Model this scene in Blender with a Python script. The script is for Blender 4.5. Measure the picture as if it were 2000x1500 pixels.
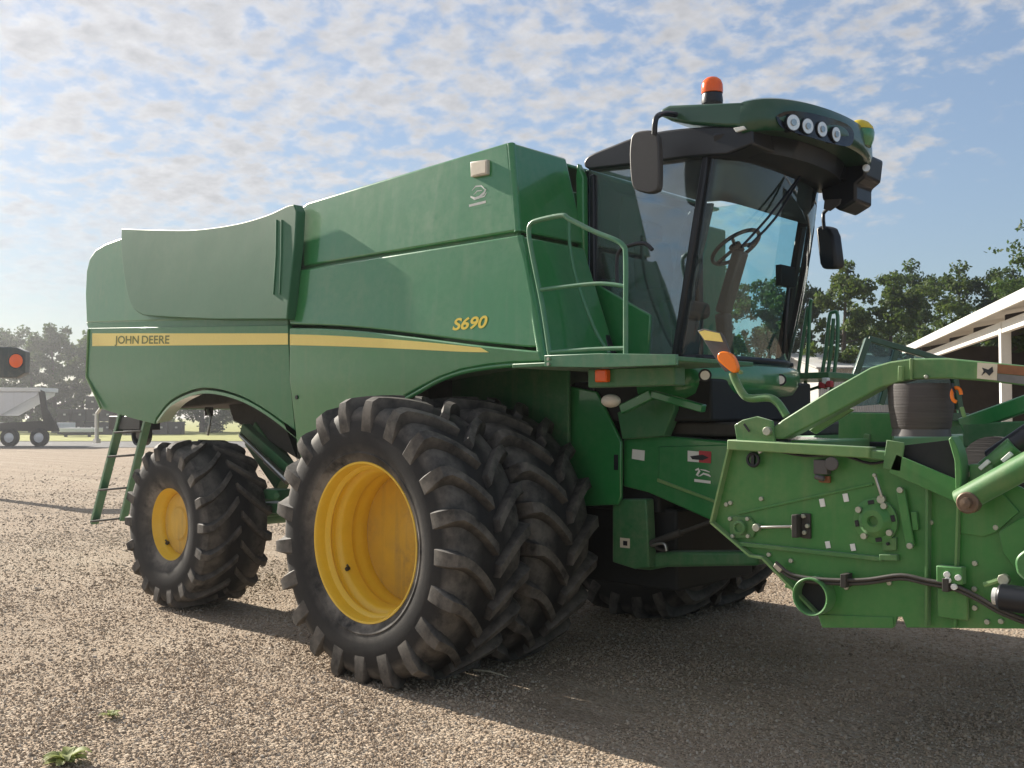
import bpy, bmesh, math, random
import numpy as np
from mathutils import Vector, Matrix, Quaternion
from math import radians, sin, cos, pi, sqrt

for o in list(bpy.data.objects): bpy.data.objects.remove(o)
scene = bpy.context.scene
COL = scene.collection
rng = random.Random(7)

# ------------------------------------------------------------------ camera, world, sun, exposure
YAW, PITCH, CAM = 0.744, 0.031, Vector((5.672, -6.923, 1.87))
cam = bpy.data.cameras.new('camera'); cam.lens = 36.0; cam.sensor_width = 36.0
cam.clip_start = 0.05; cam.clip_end = 4000
camo = bpy.data.objects.new('camera', cam); COL.objects.link(camo)
camo.location = CAM; camo.rotation_euler = (pi/2 + PITCH, 0, YAW)
scene.camera = camo

SUN_ELEV = radians(27)
SUN_AZ = radians(1.2)            # the sun stands behind the machine's tail (-X), turned a little to -Y
sun_dir = Vector((-cos(SUN_AZ)*cos(SUN_ELEV), -sin(SUN_AZ)*cos(SUN_ELEV), sin(SUN_ELEV)))
sl = bpy.data.lights.new('sun', 'SUN'); sl.energy = 3.9; sl.angle = radians(0.6); sl.color = (1.0, 0.92, 0.80)
so = bpy.data.objects.new('sun', sl); COL.objects.link(so)
so.rotation_euler = sun_dir.to_track_quat('Z', 'Y').to_euler()

scene.view_settings.view_transform = 'Standard'
scene.view_settings.look = 'None'
scene.view_settings.exposure = 1.35
scene.view_settings.gamma = 1.0

def build_world():
    w = bpy.data.worlds.new('World'); scene.world = w; w.use_nodes = True
    nt = w.node_tree; nt.nodes.clear()
    N = lambda t: nt.nodes.new(t)
    L = nt.links.new
    out = N('ShaderNodeOutputWorld'); bg = N('ShaderNodeBackground'); bg.inputs['Strength'].default_value = 0.069
    sky = N('ShaderNodeTexSky'); sky.sky_type = 'NISHITA'; sky.sun_disc = False
    sky.sun_elevation = SUN_ELEV
    sky.sun_rotation = math.atan2(sun_dir.x, sun_dir.y)
    sky.air_density = 1.0; sky.dust_density = 0.35; sky.ozone_density = 2.2
    tc = N('ShaderNodeTexCoord')
    nrm = N('ShaderNodeVectorMath'); nrm.operation = 'NORMALIZE'; L(tc.outputs['Generated'], nrm.inputs[0])
    sep = N('ShaderNodeSeparateXYZ'); L(nrm.outputs[0], sep.inputs[0])
    def M(op, a, b=None, c=None, clamp=False):
        m = N('ShaderNodeMath'); m.operation = op; m.use_clamp = clamp
        for i, v in enumerate((a, b, c)):
            if v is None: continue
            if isinstance(v, (int, float)): m.inputs[i].default_value = v
            else: L(v, m.inputs[i])
        return m.outputs[0]
    zc = M('ADD', M('MAXIMUM', sep.outputs['Z'], 0.0), 0.26)
    u = M('DIVIDE', sep.outputs['X'], zc); v = M('DIVIDE', sep.outputs['Y'], zc)
    comb = N('ShaderNodeCombineXYZ'); L(u, comb.inputs[0]); L(v, comb.inputs[1])
    def noise(scale, detail, rough, off=0.0, dist=0.0):
        n = N('ShaderNodeTexNoise'); n.inputs['Scale'].default_value = scale; n.inputs['Detail'].default_value = detail
        n.inputs['Roughness'].default_value = rough; n.inputs['Distortion'].default_value = dist
        a = N('ShaderNodeVectorMath'); a.operation = 'ADD'; a.inputs[1].default_value = (off, off*0.7, off*0.3)
        L(comb.outputs[0], a.inputs[0]); L(a.outputs[0], n.inputs['Vector'])
        return n.outputs['Fac']
    puffs = noise(19.0, 7, 0.55, 3.1, 0.10)
    broad = noise(3.0, 3, 0.5, 11.7)
    shade = noise(20.0, 5, 0.6, 27.0, 0.2)
    # the cloud deck thins out towards the clear side of the sky (camera right, low)
    rx, ry = cos(YAW), sin(YAW)
    az = M('ADD', M('MULTIPLY', sep.outputs['X'], rx), M('MULTIPLY', sep.outputs['Y'], ry))
    clear = M('MAXIMUM', M('SUBTRACT', M('MULTIPLY', az, 1.15), M('MULTIPLY', sep.outputs['Z'], 1.30)), 0.0)
    dens = M('ADD', M('MULTIPLY', puffs, 1.0), M('MULTIPLY', M('SUBTRACT', broad, 0.5), 0.45))
    dens = M('SUBTRACT', dens, M('MULTIPLY', clear, 1.3))
    mr = N('ShaderNodeMapRange'); mr.interpolation_type = 'SMOOTHSTEP'
    mr.inputs['From Min'].default_value = 0.33; mr.inputs['From Max'].default_value = 0.62
    L(dens, mr.inputs['Value'])
    # fade of the deck near the horizon
    hz = N('ShaderNodeMapRange'); hz.inputs['From Min'].default_value = 0.05; hz.inputs['From Max'].default_value = 0.20
    L(sep.outputs['Z'], hz.inputs['Value'])
    fac = M('MULTIPLY', M('MULTIPLY', mr.outputs[0], hz.outputs[0]), 0.86)
    # cloud brightness: thick cores a little greyer, brighter towards the sun
    core = N('ShaderNodeMapRange'); core.inputs['From Min'].default_value = 0.5; core.inputs['From Max'].default_value = 0.85
    core.inputs['To Min'].default_value = 1.0; core.inputs['To Max'].default_value = 0.74
    L(dens, core.inputs['Value'])
    dotn = N('ShaderNodeVectorMath'); dotn.operation = 'DOT_PRODUCT'; L(nrm.outputs[0], dotn.inputs[0]); dotn.inputs[1].default_value = sun_dir
    sg = M('POWER', M('MAXIMUM', dotn.outputs['Value'], 0.0), 3.0)
    br = M('MULTIPLY', M('MULTIPLY', core.outputs[0], M('ADD', M('MULTIPLY', shade, 0.7), 0.62)), M('ADD', M('MULTIPLY', sg, 0.9), 3.9))
    cc = N('ShaderNodeVectorMath'); cc.operation = 'SCALE'; cc.inputs[0].default_value = (1.0, 0.985, 0.985); L(br, cc.inputs['Scale'])
    # thin high veil: the glow round the sun is softened the same way in every direction
    hsv = N('ShaderNodeHueSaturation'); hsv.inputs['Saturation'].default_value = 0.86; L(sky.outputs[0], hsv.inputs['Color'])
    bw = N('ShaderNodeRGBToBW'); L(hsv.outputs[0], bw.inputs[0])
    lim = N('ShaderNodeVectorMath'); lim.operation = 'SCALE'; L(hsv.outputs[0], lim.inputs[0])
    L(M('DIVIDE', 1.0, M('ADD', M('MULTIPLY', bw.outputs[0], 0.16), 0.80)), lim.inputs['Scale'])
    mix = N('ShaderNodeMix'); mix.data_type = 'RGBA'
    L(fac, mix.inputs[0]); L(lim.outputs[0], mix.inputs[6]); L(cc.outputs[0], mix.inputs[7])
    L(mix.outputs[2], bg.inputs['Color']); L(bg.outputs[0], out.inputs[0])
build_world()

# ------------------------------------------------------------------ pixel -> place helpers (photo 2000 x 1500, f = 2000 px)
FW = Vector((-sin(YAW)*cos(PITCH), cos(YAW)*cos(PITCH), sin(PITCH)))
RT = Vector((cos(YAW), sin(YAW), 0)); UP = RT.cross(FW)
def ray(px, py): return FW + RT*((px-1000)/2000) + UP*((750-py)/2000)
def at(px, py, x=None, y=None, z=None, d=None):
    r = ray(px, py)
    if d is not None: return CAM + r*d
    for i, v in enumerate((x, y, z)):
        if v is not None: return CAM + r*((v-CAM[i])/r[i])
def atf(px, py, yf):
    if not callable(yf): return at(px, py, y=yf)
    z = 2.5
    for _ in range(6):
        p = at(px, py, y=yf(z)); z = p.z
    return p

# ------------------------------------------------------------------ materials
MATS = {}
def nodes_of(name):
    m = bpy.data.materials.new(name); m.use_nodes = True
    nt = m.node_tree; b = nt.nodes['Principled BSDF']
    return m, nt, b
def tex_noise(nt, scale, detail=4, rough=0.5, coord='Object', vec=None):
    n = nt.nodes.new('ShaderNodeTexNoise'); n.inputs['Scale'].default_value = scale
    n.inputs['Detail'].default_value = detail; n.inputs['Roughness'].default_value = rough
    if vec is None:
        t = nt.nodes.new('ShaderNodeNewGeometry'); vec = t.outputs['Position']
    nt.links.new(vec, n.inputs['Vector'])
    return n.outputs['Fac']
def ramp(nt, fac, a, b, ca=0.0, cb=1.0):
    r = nt.nodes.new('ShaderNodeMapRange'); r.inputs['From Min'].default_value = a; r.inputs['From Max'].default_value = b
    r.inputs['To Min'].default_value = ca; r.inputs['To Max'].default_value = cb
    nt.links.new(fac, r.inputs['Value']); return r.outputs[0]
def mixc(nt, fac, a, b):
    m = nt.nodes.new('ShaderNodeMix'); m.data_type = 'RGBA'
    for i, v in ((0, fac), (6, a), (7, b)):
        if isinstance(v, (int, float)): m.inputs[i].default_value = v
        elif isinstance(v, tuple): m.inputs[i].default_value = (*v, 1)
        else: nt.links.new(v, m.inputs[i])
    return m.outputs[2]
def math_n(nt, op, a, b):
    m = nt.nodes.new('ShaderNodeMath'); m.operation = op
    for i, v in enumerate((a, b)):
        if isinstance(v, (int, float)): m.inputs[i].default_value = v
        else: nt.links.new(v, m.inputs[i])
    return m.outputs[0]
def bump(nt, b, h, strength, dist=0.01):
    n = nt.nodes.new('ShaderNodeBump'); n.inputs['Strength'].default_value = strength; n.inputs['Distance'].default_value = dist
    nt.links.new(h, n.inputs['Height']); nt.links.new(n.outputs[0], b.inputs['Normal'])

def paint(name, rgb, rough=0.3, dust=0.25, dustc=(0.33, 0.29, 0.22), coat=0.3, wave=0.12, metallic=0.0, dlo=0.42, dhi=0.75):
    m, nt, b = nodes_of(name)
    d1 = tex_noise(nt, 1.3, 5, 0.6); d2 = tex_noise(nt, 14, 6, 0.7); fine = tex_noise(nt, 90, 3, 0.6)
    f = math_n(nt, 'MULTIPLY', ramp(nt, d1, dlo-0.07, dhi), ramp(nt, d2, 0.3, 0.75))
    f = math_n(nt, 'MULTIPLY', f, dust*1.9)
    f2 = math_n(nt, 'ADD', f, math_n(nt, 'MULTIPLY', fine, dust*0.15))
    g_ = nt.nodes.new('ShaderNodeNewGeometry'); mp_ = nt.nodes.new('ShaderNodeMapping'); mp_.inputs['Scale'].default_value = (9, 9, 0.7); nt.links.new(g_.outputs['Position'], mp_.inputs['Vector'])
    stk = tex_noise(nt, 1.0, 5, 0.6, vec=mp_.outputs[0])
    f2 = math_n(nt, 'ADD', f2, ramp(nt, stk, 0.52, 0.8, 0.0, dust*0.8))
    v = mixc(nt, ramp(nt, d2, 0.2, 0.8), tuple(c*0.93 for c in rgb), tuple(min(1, c*1.07) for c in rgb))
    c = mixc(nt, f2, v, dustc)
    nt.links.new(c, b.inputs['Base Color'])
    nt.links.new(ramp(nt, f2, 0, 0.6, rough, min(0.85, rough+0.4)), b.inputs['Roughness'])
    b.inputs['Coat Weight'].default_value = coat; b.inputs['Coat Roughness'].default_value = 0.08
    b.inputs['Metallic'].default_value = metallic
    b.inputs['Sheen Weight'].default_value = min(0.2, dust*0.6); b.inputs['Sheen Roughness'].default_value = 0.55
    h = tex_noise(nt, 1.6, 2, 0.4)
    if wave: bump(nt, b, h, wave, 0.03)
    MATS[name] = m; return m
def plain(name, rgb, rough=0.5, metallic=0.0, spec=0.5, var=0.12, scale=30, bmp=0.0):
    m, nt, b = nodes_of(name)
    n = tex_noise(nt, scale, 5, 0.6)
    c = mixc(nt, n, tuple(x*(1-var) for x in rgb), tuple(min(1, x*(1+var)) for x in rgb))
    nt.links.new(c, b.inputs['Base Color'])
    b.inputs['Roughness'].default_value = rough; b.inputs['Metallic'].default_value = metallic
    b.inputs['Specular IOR Level'].default_value = spec
    if bmp: bump(nt, b, n, bmp, 0.004)
    MATS[name] = m; return m

GREEN = paint('green_paint', (0.012, 0.195, 0.046), 0.28, 0.10, coat=0.9)
GREEN_DUSTY = paint('green_plastic_dusty', (0.016, 0.175, 0.052), 0.40, 0.12, coat=0.35)
GREEN_COVER = paint('green_grey_cover', (0.016, 0.125, 0.050), 0.50, 0.05, coat=0.0)
GREEN_HEAD = paint('green_header', (0.022, 0.195, 0.030), 0.40, 0.30, dustc=(0.26, 0.27, 0.13), coat=0.15)
GREEN_ARM = paint('green_arm', (0.035, 0.175, 0.040), 0.38, 0.30, dustc=(0.30, 0.30, 0.14), coat=0.15)
GREEN_LIGHT = paint('green_light_rail', (0.11, 0.26, 0.075), 0.45, 0.3, dustc=(0.34, 0.34, 0.16), coat=0.1)
GREEN_RAIL = paint('green_handrail', (0.030, 0.190, 0.085), 0.35, 0.2)
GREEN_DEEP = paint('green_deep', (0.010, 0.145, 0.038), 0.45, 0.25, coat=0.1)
GREEN_DARK = paint('green_dark_roof', (0.006, 0.058, 0.024), 0.32, 0.03, coat=0.4)
YELLOW = paint('yellow_rim', (0.84, 0.54, 0.03), 0.38, 0.08, dustc=(0.42, 0.33, 0.2), coat=0.15, wave=0.05)
YELLOW_DISC = paint('yellow_disc', (0.74, 0.44, 0.02), 0.45, 0.55, dustc=(0.20, 0.14, 0.09), coat=0.1, wave=0.05, dlo=0.5)
STRIPE = plain('stripe_yellow', (0.90, 0.72, 0.20), 0.4, var=0.05)
LETTER_Y = plain('letter_yellow', (0.90, 0.68, 0.08), 0.4, var=0.03)
LETTER_G = plain('letter_green', (0.16, 0.18, 0.03), 0.5, var=0.05)
BLACK = plain('black_plastic', (0.008, 0.010, 0.015), 0.40, var=0.2)
BLACKG = plain('black_gloss', (0.010, 0.012, 0.016), 0.18, var=0.1)
DARK = plain('dark_interior', (0.012, 0.014, 0.015), 0.7, var=0.3)
SOOT = plain('dusty_dark_metal', (0.045, 0.042, 0.036), 0.75, var=0.5, scale=12)
GREYP = plain('grey_plastic', (0.085, 0.080, 0.078), 0.5, var=0.15)
SEATM = plain('seat_fabric', (0.030, 0.030, 0.036), 0.9, var=0.3, scale=60, bmp=0.3)
STEEL = plain('bare_steel', (0.45, 0.44, 0.41), 0.32, metallic=0.9, var=0.2, scale=40)
ZINC = plain('zinc_bolt', (0.42, 0.44, 0.36), 0.45, metallic=0.6, var=0.15, scale=90)
WHITE = plain('white_label', (0.74, 0.75, 0.72), 0.55, var=0.05)
CREAM = plain('cream_label', (0.62, 0.56, 0.44), 0.55, var=0.10)
RED = plain('red_label', (0.42, 0.04, 0.05), 0.5, var=0.1)
BROWNL = plain('brown_label', (0.22, 0.09, 0.035), 0.55, var=0.45, scale=18)
GREYL = plain('grey_label', (0.16, 0.16, 0.16), 0.55, var=0.3)
AMBER = plain('amber_lens', (0.95, 0.22, 0.01), 0.2, var=0.06)
ORANGE = plain('orange_beacon_lens', (0.90, 0.13, 0.012), 0.18, var=0.08)
LENS = plain('lamp_lens', (0.70, 0.72, 0.72), 0.08, var=0.12, metallic=0.3)
LENSR = plain('lamp_reflector', (0.35, 0.36, 0.36), 0.15, metallic=0.9, var=0.2)
BEIGE = plain('beige_lamp', (0.55, 0.50, 0.42), 0.45, var=0.08)
HOSE = plain('hose_rubber', (0.06, 0.056, 0.05), 0.55, var=0.4, scale=20)
CONCAVE = plain('worn_plate', (0.16, 0.11, 0.075), 0.5, metallic=0.3, var=0.5, scale=9)

def canvas_mat():
    m, nt, b = nodes_of('ribbed_canvas')
    g = nt.nodes.new('ShaderNodeNewGeometry'); mp = nt.nodes.new('ShaderNodeMapping'); mp.inputs['Scale'].default_value = (3, 3, 90)
    nt.links.new(g.outputs['Position'], mp.inputs['Vector'])
    n = tex_noise(nt, 1.0, 4, 0.6, vec=mp.outputs[0])
    c = mixc(nt, n, (0.035, 0.032, 0.033), (0.105, 0.095, 0.092))
    nt.links.new(c, b.inputs['Base Color']); b.inputs['Roughness'].default_value = 0.75
    bump(nt, b, n, 0.5, 0.006); MATS['canvas'] = m; return m
CANVAS = canvas_mat()

def tyre_mat(name, axle):
    # rubber with pale dust that has settled on the lug faces, the shoulders and round the bead
    m, nt, b = nodes_of(name)
    att = nt.nodes.new('ShaderNodeAttribute'); att.attribute_name = 'dust'
    n1 = tex_noise(nt, 7, 6, 0.65); n2 = tex_noise(nt, 60, 4, 0.7)
    f = math_n(nt, 'MULTIPLY', att.outputs['Fac'], ramp(nt, n1, 0.30, 0.62))
    f = math_n(nt, 'ADD', f, math_n(nt, 'MULTIPLY', n2, 0.05))
    c = mixc(nt, f, (0.012, 0.0125, 0.014), (0.21, 0.19, 0.165))
    nt.links.new(c, b.inputs['Base Color']); b.inputs['Roughness'].default_value = 0.72
    b.inputs['Specular IOR Level'].default_value = 0.35
    bump(nt, b, n2, 0.25, 0.004); MATS[name] = m; return m
TYRE = tyre_mat('tyre_rubber', None)

def glass(name, tint, alpha_refl=1.0, rough=0.0, film=0.0):
    m = bpy.data.materials.new(name); m.use_nodes = True; nt = m.node_tree; nt.nodes.clear()
    out = nt.nodes.new('ShaderNodeOutputMaterial'); tr = nt.nodes.new('ShaderNodeBsdfTransparent'); tr.inputs[0].default_value = (*tint, 1)
    gl = nt.nodes.new('ShaderNodeBsdfGlossy'); gl.inputs['Roughness'].default_value = 0.02; gl.inputs[0].default_value = (0.9, 0.95, 1, 1)
    fr = nt.nodes.new('ShaderNodeFresnel'); fr.inputs['IOR'].default_value = 1.5
    mx = nt.nodes.new('ShaderNodeMixShader')
    fac = math_n(nt, 'MULTIPLY', fr.outputs[0], alpha_refl)
    nt.links.new(fac, mx.inputs[0]); nt.links.new(tr.outputs[0], mx.inputs[1]); nt.links.new(gl.outputs[0], mx.inputs[2])
    last = mx.outputs[0]
    if film:
        df = nt.nodes.new('ShaderNodeBsdfDiffuse'); df.inputs[0].default_value = (0.32, 0.34, 0.33, 1)
        n = tex_noise(nt, 4, 5, 0.6)
        m2 = nt.nodes.new('ShaderNodeMixShader'); nt.links.new(ramp(nt, n, 0.35, 0.75, film*0.4, film*1.6), m2.inputs[0])
        nt.links.new(last, m2.inputs[1]); nt.links.new(df.outputs[0], m2.inputs[2]); last = m2.outputs[0]
    nt.links.new(last, out.inputs[0]); MATS[name] = m; return m
GLASS = glass('cab_glass', (0.80, 0.96, 0.97), 1.3, film=0.04)
GLASS_SIDE = glass('cab_side_glass', (0.66, 0.77, 0.80), 3.6, film=0.12)
GLASS_FAR = glass('far_glass', (0.45, 0.6, 0.6), 1.2, film=0.05)

# ------------------------------------------------------------------ mesh helpers
def finish(name, bm, mat, parent=None, smooth=35, bevel=0.0, seg=2):
    bmesh.ops.recalc_face_normals(bm, faces=bm.faces)
    me = bpy.data.meshes.new(name); bm.to_mesh(me); bm.free()
    o = bpy.data.objects.new(name, me); COL.objects.link(o)
    if mat: me.materials.append(mat)
    if smooth:
        me.shade_smooth(); me.set_sharp_from_angle(angle=radians(smooth))
    if bevel:
        md = o.modifiers.new('bevel', 'BEVEL'); md.width = bevel; md.segments = seg; md.limit_method = 'ANGLE'; md.angle_limit = radians(28)
    if parent: o.parent = parent
    return o
def tag(o, label, cat, group=None, kind=None):
    if label: o['label'] = label
    if cat: o['category'] = cat
    if group: o['group'] = group
    if kind: o['kind'] = kind
    return o
def empty(name, loc=(0, 0, 0), rz=0.0):
    o = bpy.data.objects.new(name, None); COL.objects.link(o); o.location = loc; o.rotation_euler.z = rz
    o.empty_display_size = 0.2; return o
def copy_tree(o, parent=None):
    c = o.copy(); COL.objects.link(c); c.parent = parent
    for ch in list(o.children): copy_tree(ch, c)
    return c
def a_box(bm, c, s, rot=None):
    m = Matrix.Translation(Vector(c))
    if rot is not None: m = m @ rot.to_4x4()
    return bmesh.ops.create_cube(bm, size=1, matrix=m @ Matrix.Diagonal((*s, 1)))['verts']
def a_bar(bm, p, q, w, t, up=Vector((0, 0, 1))):
    p, q = Vector(p), Vector(q); d = (q-p); l = d.length; d.normalize()
    s = d.cross(up); s = s.normalized() if s.length > 1e-4 else Vector((1, 0, 0)); u = s.cross(d)
    rot = Matrix((d, s, u)).transposed()
    a_box(bm, (p+q)/2, (l, w, t), rot)
def spline(pts, n=6):
    pts = [Vector(p) for p in pts]; out = []
    for i in range(len(pts)-1):
        p0 = pts[max(i-1, 0)]; p1 = pts[i]; p2 = pts[i+1]; p3 = pts[min(i+2, len(pts)-1)]
        for k in range(n):
            t = k/n
            out.append(0.5*((2*p1)+(p2-p0)*t+(2*p0-5*p1+4*p2-p3)*t*t+(3*p1-p0-3*p2+p3)*t*t*t))
    out.append(pts[-1]); return out
def a_tube(bm, pts, r, seg=10, cap=True):
    pts = [Vector(p) for p in pts]; n = len(pts); rings = []
    rs = r if isinstance(r, (list, tuple)) else [r]*n
    prev = None
    for i, p in enumerate(pts):
        t = (pts[min(i+1, n-1)]-pts[max(i-1, 0)]).normalized()
        if prev is None:
            a = Vector((0, 0, 1)) if abs(t.z) < 0.9 else Vector((1, 0, 0)); u = t.cross(a).normalized()
        else:
            u = (prev - t*prev.dot(t)); u = u.normalized() if u.length > 1e-6 else t.orthogonal().normalized()
        prev = u; v = t.cross(u)
        rings.append([bm.verts.new(p + (u*cos(2*pi*k/seg)+v*sin(2*pi*k/seg))*rs[i]) for k in range(seg)])
    for i in range(n-1):
        for k in range(seg):
            bm.faces.new((rings[i][k], rings[i][(k+1) % seg], rings[i+1][(k+1) % seg], rings[i+1][k]))
    if cap:
        bm.faces.new(rings[0][::-1]); bm.faces.new(rings[-1])
def a_cyl(bm, p, q, r, seg=16, r2=None):
    a_tube(bm, [p, q], [r, r if r2 is None else r2], seg)
def a_prism(bm, pts, off):
    """closed polygon of 3D points extruded by the vector off"""
    off = Vector(off)
    a = [bm.verts.new(Vector(p)) for p in pts]; b = [bm.verts.new(Vector(p)+off) for p in pts]
    n = len(pts); bm.faces.new(a); bm.faces.new(b[::-1])
    for i in range(n):
        bm.faces.new((a[i], b[i], b[(i+1) % n], a[(i+1) % n]))
def a_lathe(bm, prof, c, seg=48, axis='Y', a0=0.0, a1=2*pi, close=False):
    """profile of (along-axis, radius) turned about an axis through c"""
    c = Vector(c); full = abs(a1-a0-2*pi) < 1e-6; n = seg if full else seg+1
    rings = []
    for (h, r) in prof:
        ring = []
        for k in range(n):
            a = a0+(a1-a0)*k/seg
            if axis == 'Y': p = Vector((cos(a)*r, h, sin(a)*r))
            elif axis == 'Z': p = Vector((cos(a)*r, sin(a)*r, h))
            else: p = Vector((h, cos(a)*r, sin(a)*r))
            ring.append(bm.verts.new(c+p))
        rings.append(ring)
    for i in range(len(prof)-1):
        for k in range(n if full else n-1):
            k2 = (k+1) % n
            bm.faces.new((rings[i][k], rings[i][k2], rings[i+1][k2], rings[i+1][k]))
    if close:
        for r_ in (rings[0], rings[-1]):
            if (r_[0].co-r_[1].co).length > 1e-5: bm.faces.new(r_)
def box_o(name, c, s, mat, parent, bevel=0.006, rot=None):
    bm = bmesh.new(); a_box(bm, c, s, rot); return finish(name, bm, mat, parent, bevel=bevel)
def tube_o(name, pts, r, mat, parent, seg=10, smooth_n=0):
    bm = bmesh.new(); a_tube(bm, spline(pts, smooth_n) if smooth_n else pts, r, seg); return finish(name, bm, mat, parent, smooth=50)
def cyl_o(name, p, q, r, mat, parent, seg=18, r2=None, bevel=0.0):
    bm = bmesh.new(); a_cyl(bm, p, q, r, seg, r2); return finish(name, bm, mat, parent, bevel=bevel)
def plate_px(name, px, y, th, mat, parent, bevel=0.008, seg=2, smooth=35):
    """outline given in photo pixels, lying on the plane y (number or function of height), thickness towards +Y"""
    yf = y if callable(y) else (lambda z, y=y: y)
    bm = bmesh.new(); a_prism(bm, [atf(a, b, yf) for a, b in px], (0, th, 0))
    return finish(name, bm, mat, parent, bevel=bevel, seg=seg, smooth=smooth)
def curve_px(pts, n=6):
    return [(p.x, p.y) for p in spline([(a, b, 0) for a, b in pts], n)]
def text_o(name, body, mat, parent, p0, xdir, updir, height, shear=0.0, depth=0.002, width=None, bold=0.0, ref=None):
    if ref:
        rc_ = bpy.data.curves.new('ref', 'FONT'); rc_.body = ref; ro_ = bpy.data.objects.new('ref', rc_); COL.objects.link(ro_)
        rm_ = bpy.data.meshes.new_from_object(ro_.evaluated_get(bpy.context.evaluated_depsgraph_get())); ry0 = min(v.co.y for v in rm_.vertices); ry1 = max(v.co.y for v in rm_.vertices)
        bpy.data.objects.remove(ro_); bpy.data.meshes.remove(rm_)
    cu = bpy.data.curves.new(name, 'FONT'); cu.body = body; cu.shear = shear; cu.size = 1.0; cu.extrude = 0.0; cu.offset = bold
    tmp = bpy.data.objects.new(name, cu); COL.objects.link(tmp)
    dg = bpy.context.evaluated_depsgraph_get(); me = bpy.data.meshes.new_from_object(tmp.evaluated_get(dg))
    bpy.data.objects.remove(tmp); bpy.data.curves.remove(cu)
    co = np.array([v.co[:] for v in me.vertices]); mn, mx = co.min(0), co.max(0)
    if ref: mn[1], mx[1] = ry0, ry1
    sy = height/(mx[1]-mn[1]); sx = sy if width is None else width/(mx[0]-mn[0])
    xd = Vector(xdir).normalized(); ud = Vector(updir).normalized(); nd = xd.cross(ud)
    for v in me.vertices:
        v.co = Vector(p0) + xd*((v.co.x-mn[0])*sx) + ud*((v.co.y-mn[1])*sy) + nd*depth
    me.materials.append(mat); me.name = name
    o = bpy.data.objects.new(name, me); COL.objects.link(o); o.parent = parent; return o

# ------------------------------------------------------------------ ground
def ground_mat():
    m, nt, b = nodes_of('gravel_ground')
    g = nt.nodes.new('ShaderNodeNewGeometry'); pos = g.outputs['Position']
    big = tex_noise(nt, 0.25, 4, 0.6); mid = tex_noise(nt, 2.2, 5, 0.6)
    def voro(scale, feat='F1'):
        v = nt.nodes.new('ShaderNodeTexVoronoi'); v.inputs['Scale'].default_value = scale; v.feature = feat
        nt.links.new(pos, v.inputs['Vector']); return v
    v1 = voro(42); v2 = voro(85); 
    sepc = nt.nodes.new('ShaderNodeSeparateColor'); nt.links.new(v1.outputs['Color'], sepc.inputs[0])
    cr = nt.nodes.new('ShaderNodeValToRGB'); nt.links.new(sepc.outputs[0], cr.inputs[0])
    e = cr.color_ramp.elements; e[0].position = 0; e[0].color = (0.19, 0.14, 0.095, 1); e[1].position = 1; e[1].color = (0.46, 0.385, 0.30, 1)
    for p, c in ((0.35, (0.36, 0.28, 0.205, 1)), (0.6, (0.42, 0.325, 0.235, 1)), (0.8, (0.41, 0.355, 0.29, 1))):
        k = e.new(p); k.color = c
    c = mixc(nt, ramp(nt, mid, 0.35, 0.7, 0.0, 0.45), cr.outputs[0], (0.41, 0.32, 0.235))
    c = mixc(nt, ramp(nt, big, 0.4, 0.7, 0.0, 0.35), c, (0.33, 0.265, 0.20))
    mpt = nt.nodes.new('ShaderNodeMapping'); mpt.inputs['Scale'].default_value = (0.10, 1.5, 1.0); mpt.inputs['Rotation'].default_value = (0, 0, 0.35); nt.links.new(pos, mpt.inputs['Vector'])
    trk = tex_noise(nt, 1.0, 4, 0.65, vec=mpt.outputs[0])
    c = mixc(nt, ramp(nt, trk, 0.50, 0.68, 0.0, 0.45), c, (0.20, 0.155, 0.115))
    c = mixc(nt, ramp(nt, trk, 0.46, 0.30, 0.0, 0.40), c, (0.50, 0.43, 0.34))
    nt.links.new(c, b.inputs['Base Color']); b.inputs['Roughness'].default_value = 0.95
    b.inputs['Specular IOR Level'].default_value = 0.2
    h = math_n(nt, 'ADD', math_n(nt, 'MULTIPLY', v1.outputs['Distance'], -1.0), math_n(nt, 'MULTIPLY', v2.outputs['Distance'], -0.4))
    h = math_n(nt, 'ADD', h, math_n(nt, 'MULTIPLY', mid, 0.8))
    bump(nt, b, h, 0.9, 0.02); MATS['gravel'] = m; return m
GROUND = ground_mat()

def gnoise(x, y):
    return (0.45*np.sin(x*1.1+0.7*y+1.3)*np.sin(y*0.9-0.5*x) + 0.3*np.sin(x*2.7+0.4)*np.sin(y*2.3+1.1*x+2.0) + 0.25*np.sin(5.1*x+2.0*y)*np.sin(4.3*y-1.7*x))
def gz(x, y):
    d = np.sqrt((x-1.5)**2+(y+3)**2)
    return 0.022*gnoise(x, y)*np.clip((22-d)/14, 0, 1)
def build_ground():
    ax = np.concatenate([-np.geomspace(900, 14, 22), np.linspace(-13.6, 13.6, 110), np.geomspace(14, 900, 22)])
    X, Y = np.meshgrid(ax+1.0, ax-3.0, indexing='ij'); Z = gz(X, Y); n = len(ax)
    vs = np.stack([X, Y, Z], -1).reshape(-1, 3)
    i, j = np.meshgrid(np.arange(n-1), np.arange(n-1), indexing='ij'); a = (i*n+j).ravel()
    fs = np.stack([a, a+n, a+n+1, a+1], -1)
    me = bpy.data.meshes.new('ground'); me.from_pydata(vs.tolist(), [], fs.tolist()); me.materials.append(GROUND)
    me.shade_smooth()
    o = bpy.data.objects.new('ground', me); COL.objects.link(o); o['kind'] = 'structure'
build_ground()

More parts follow.
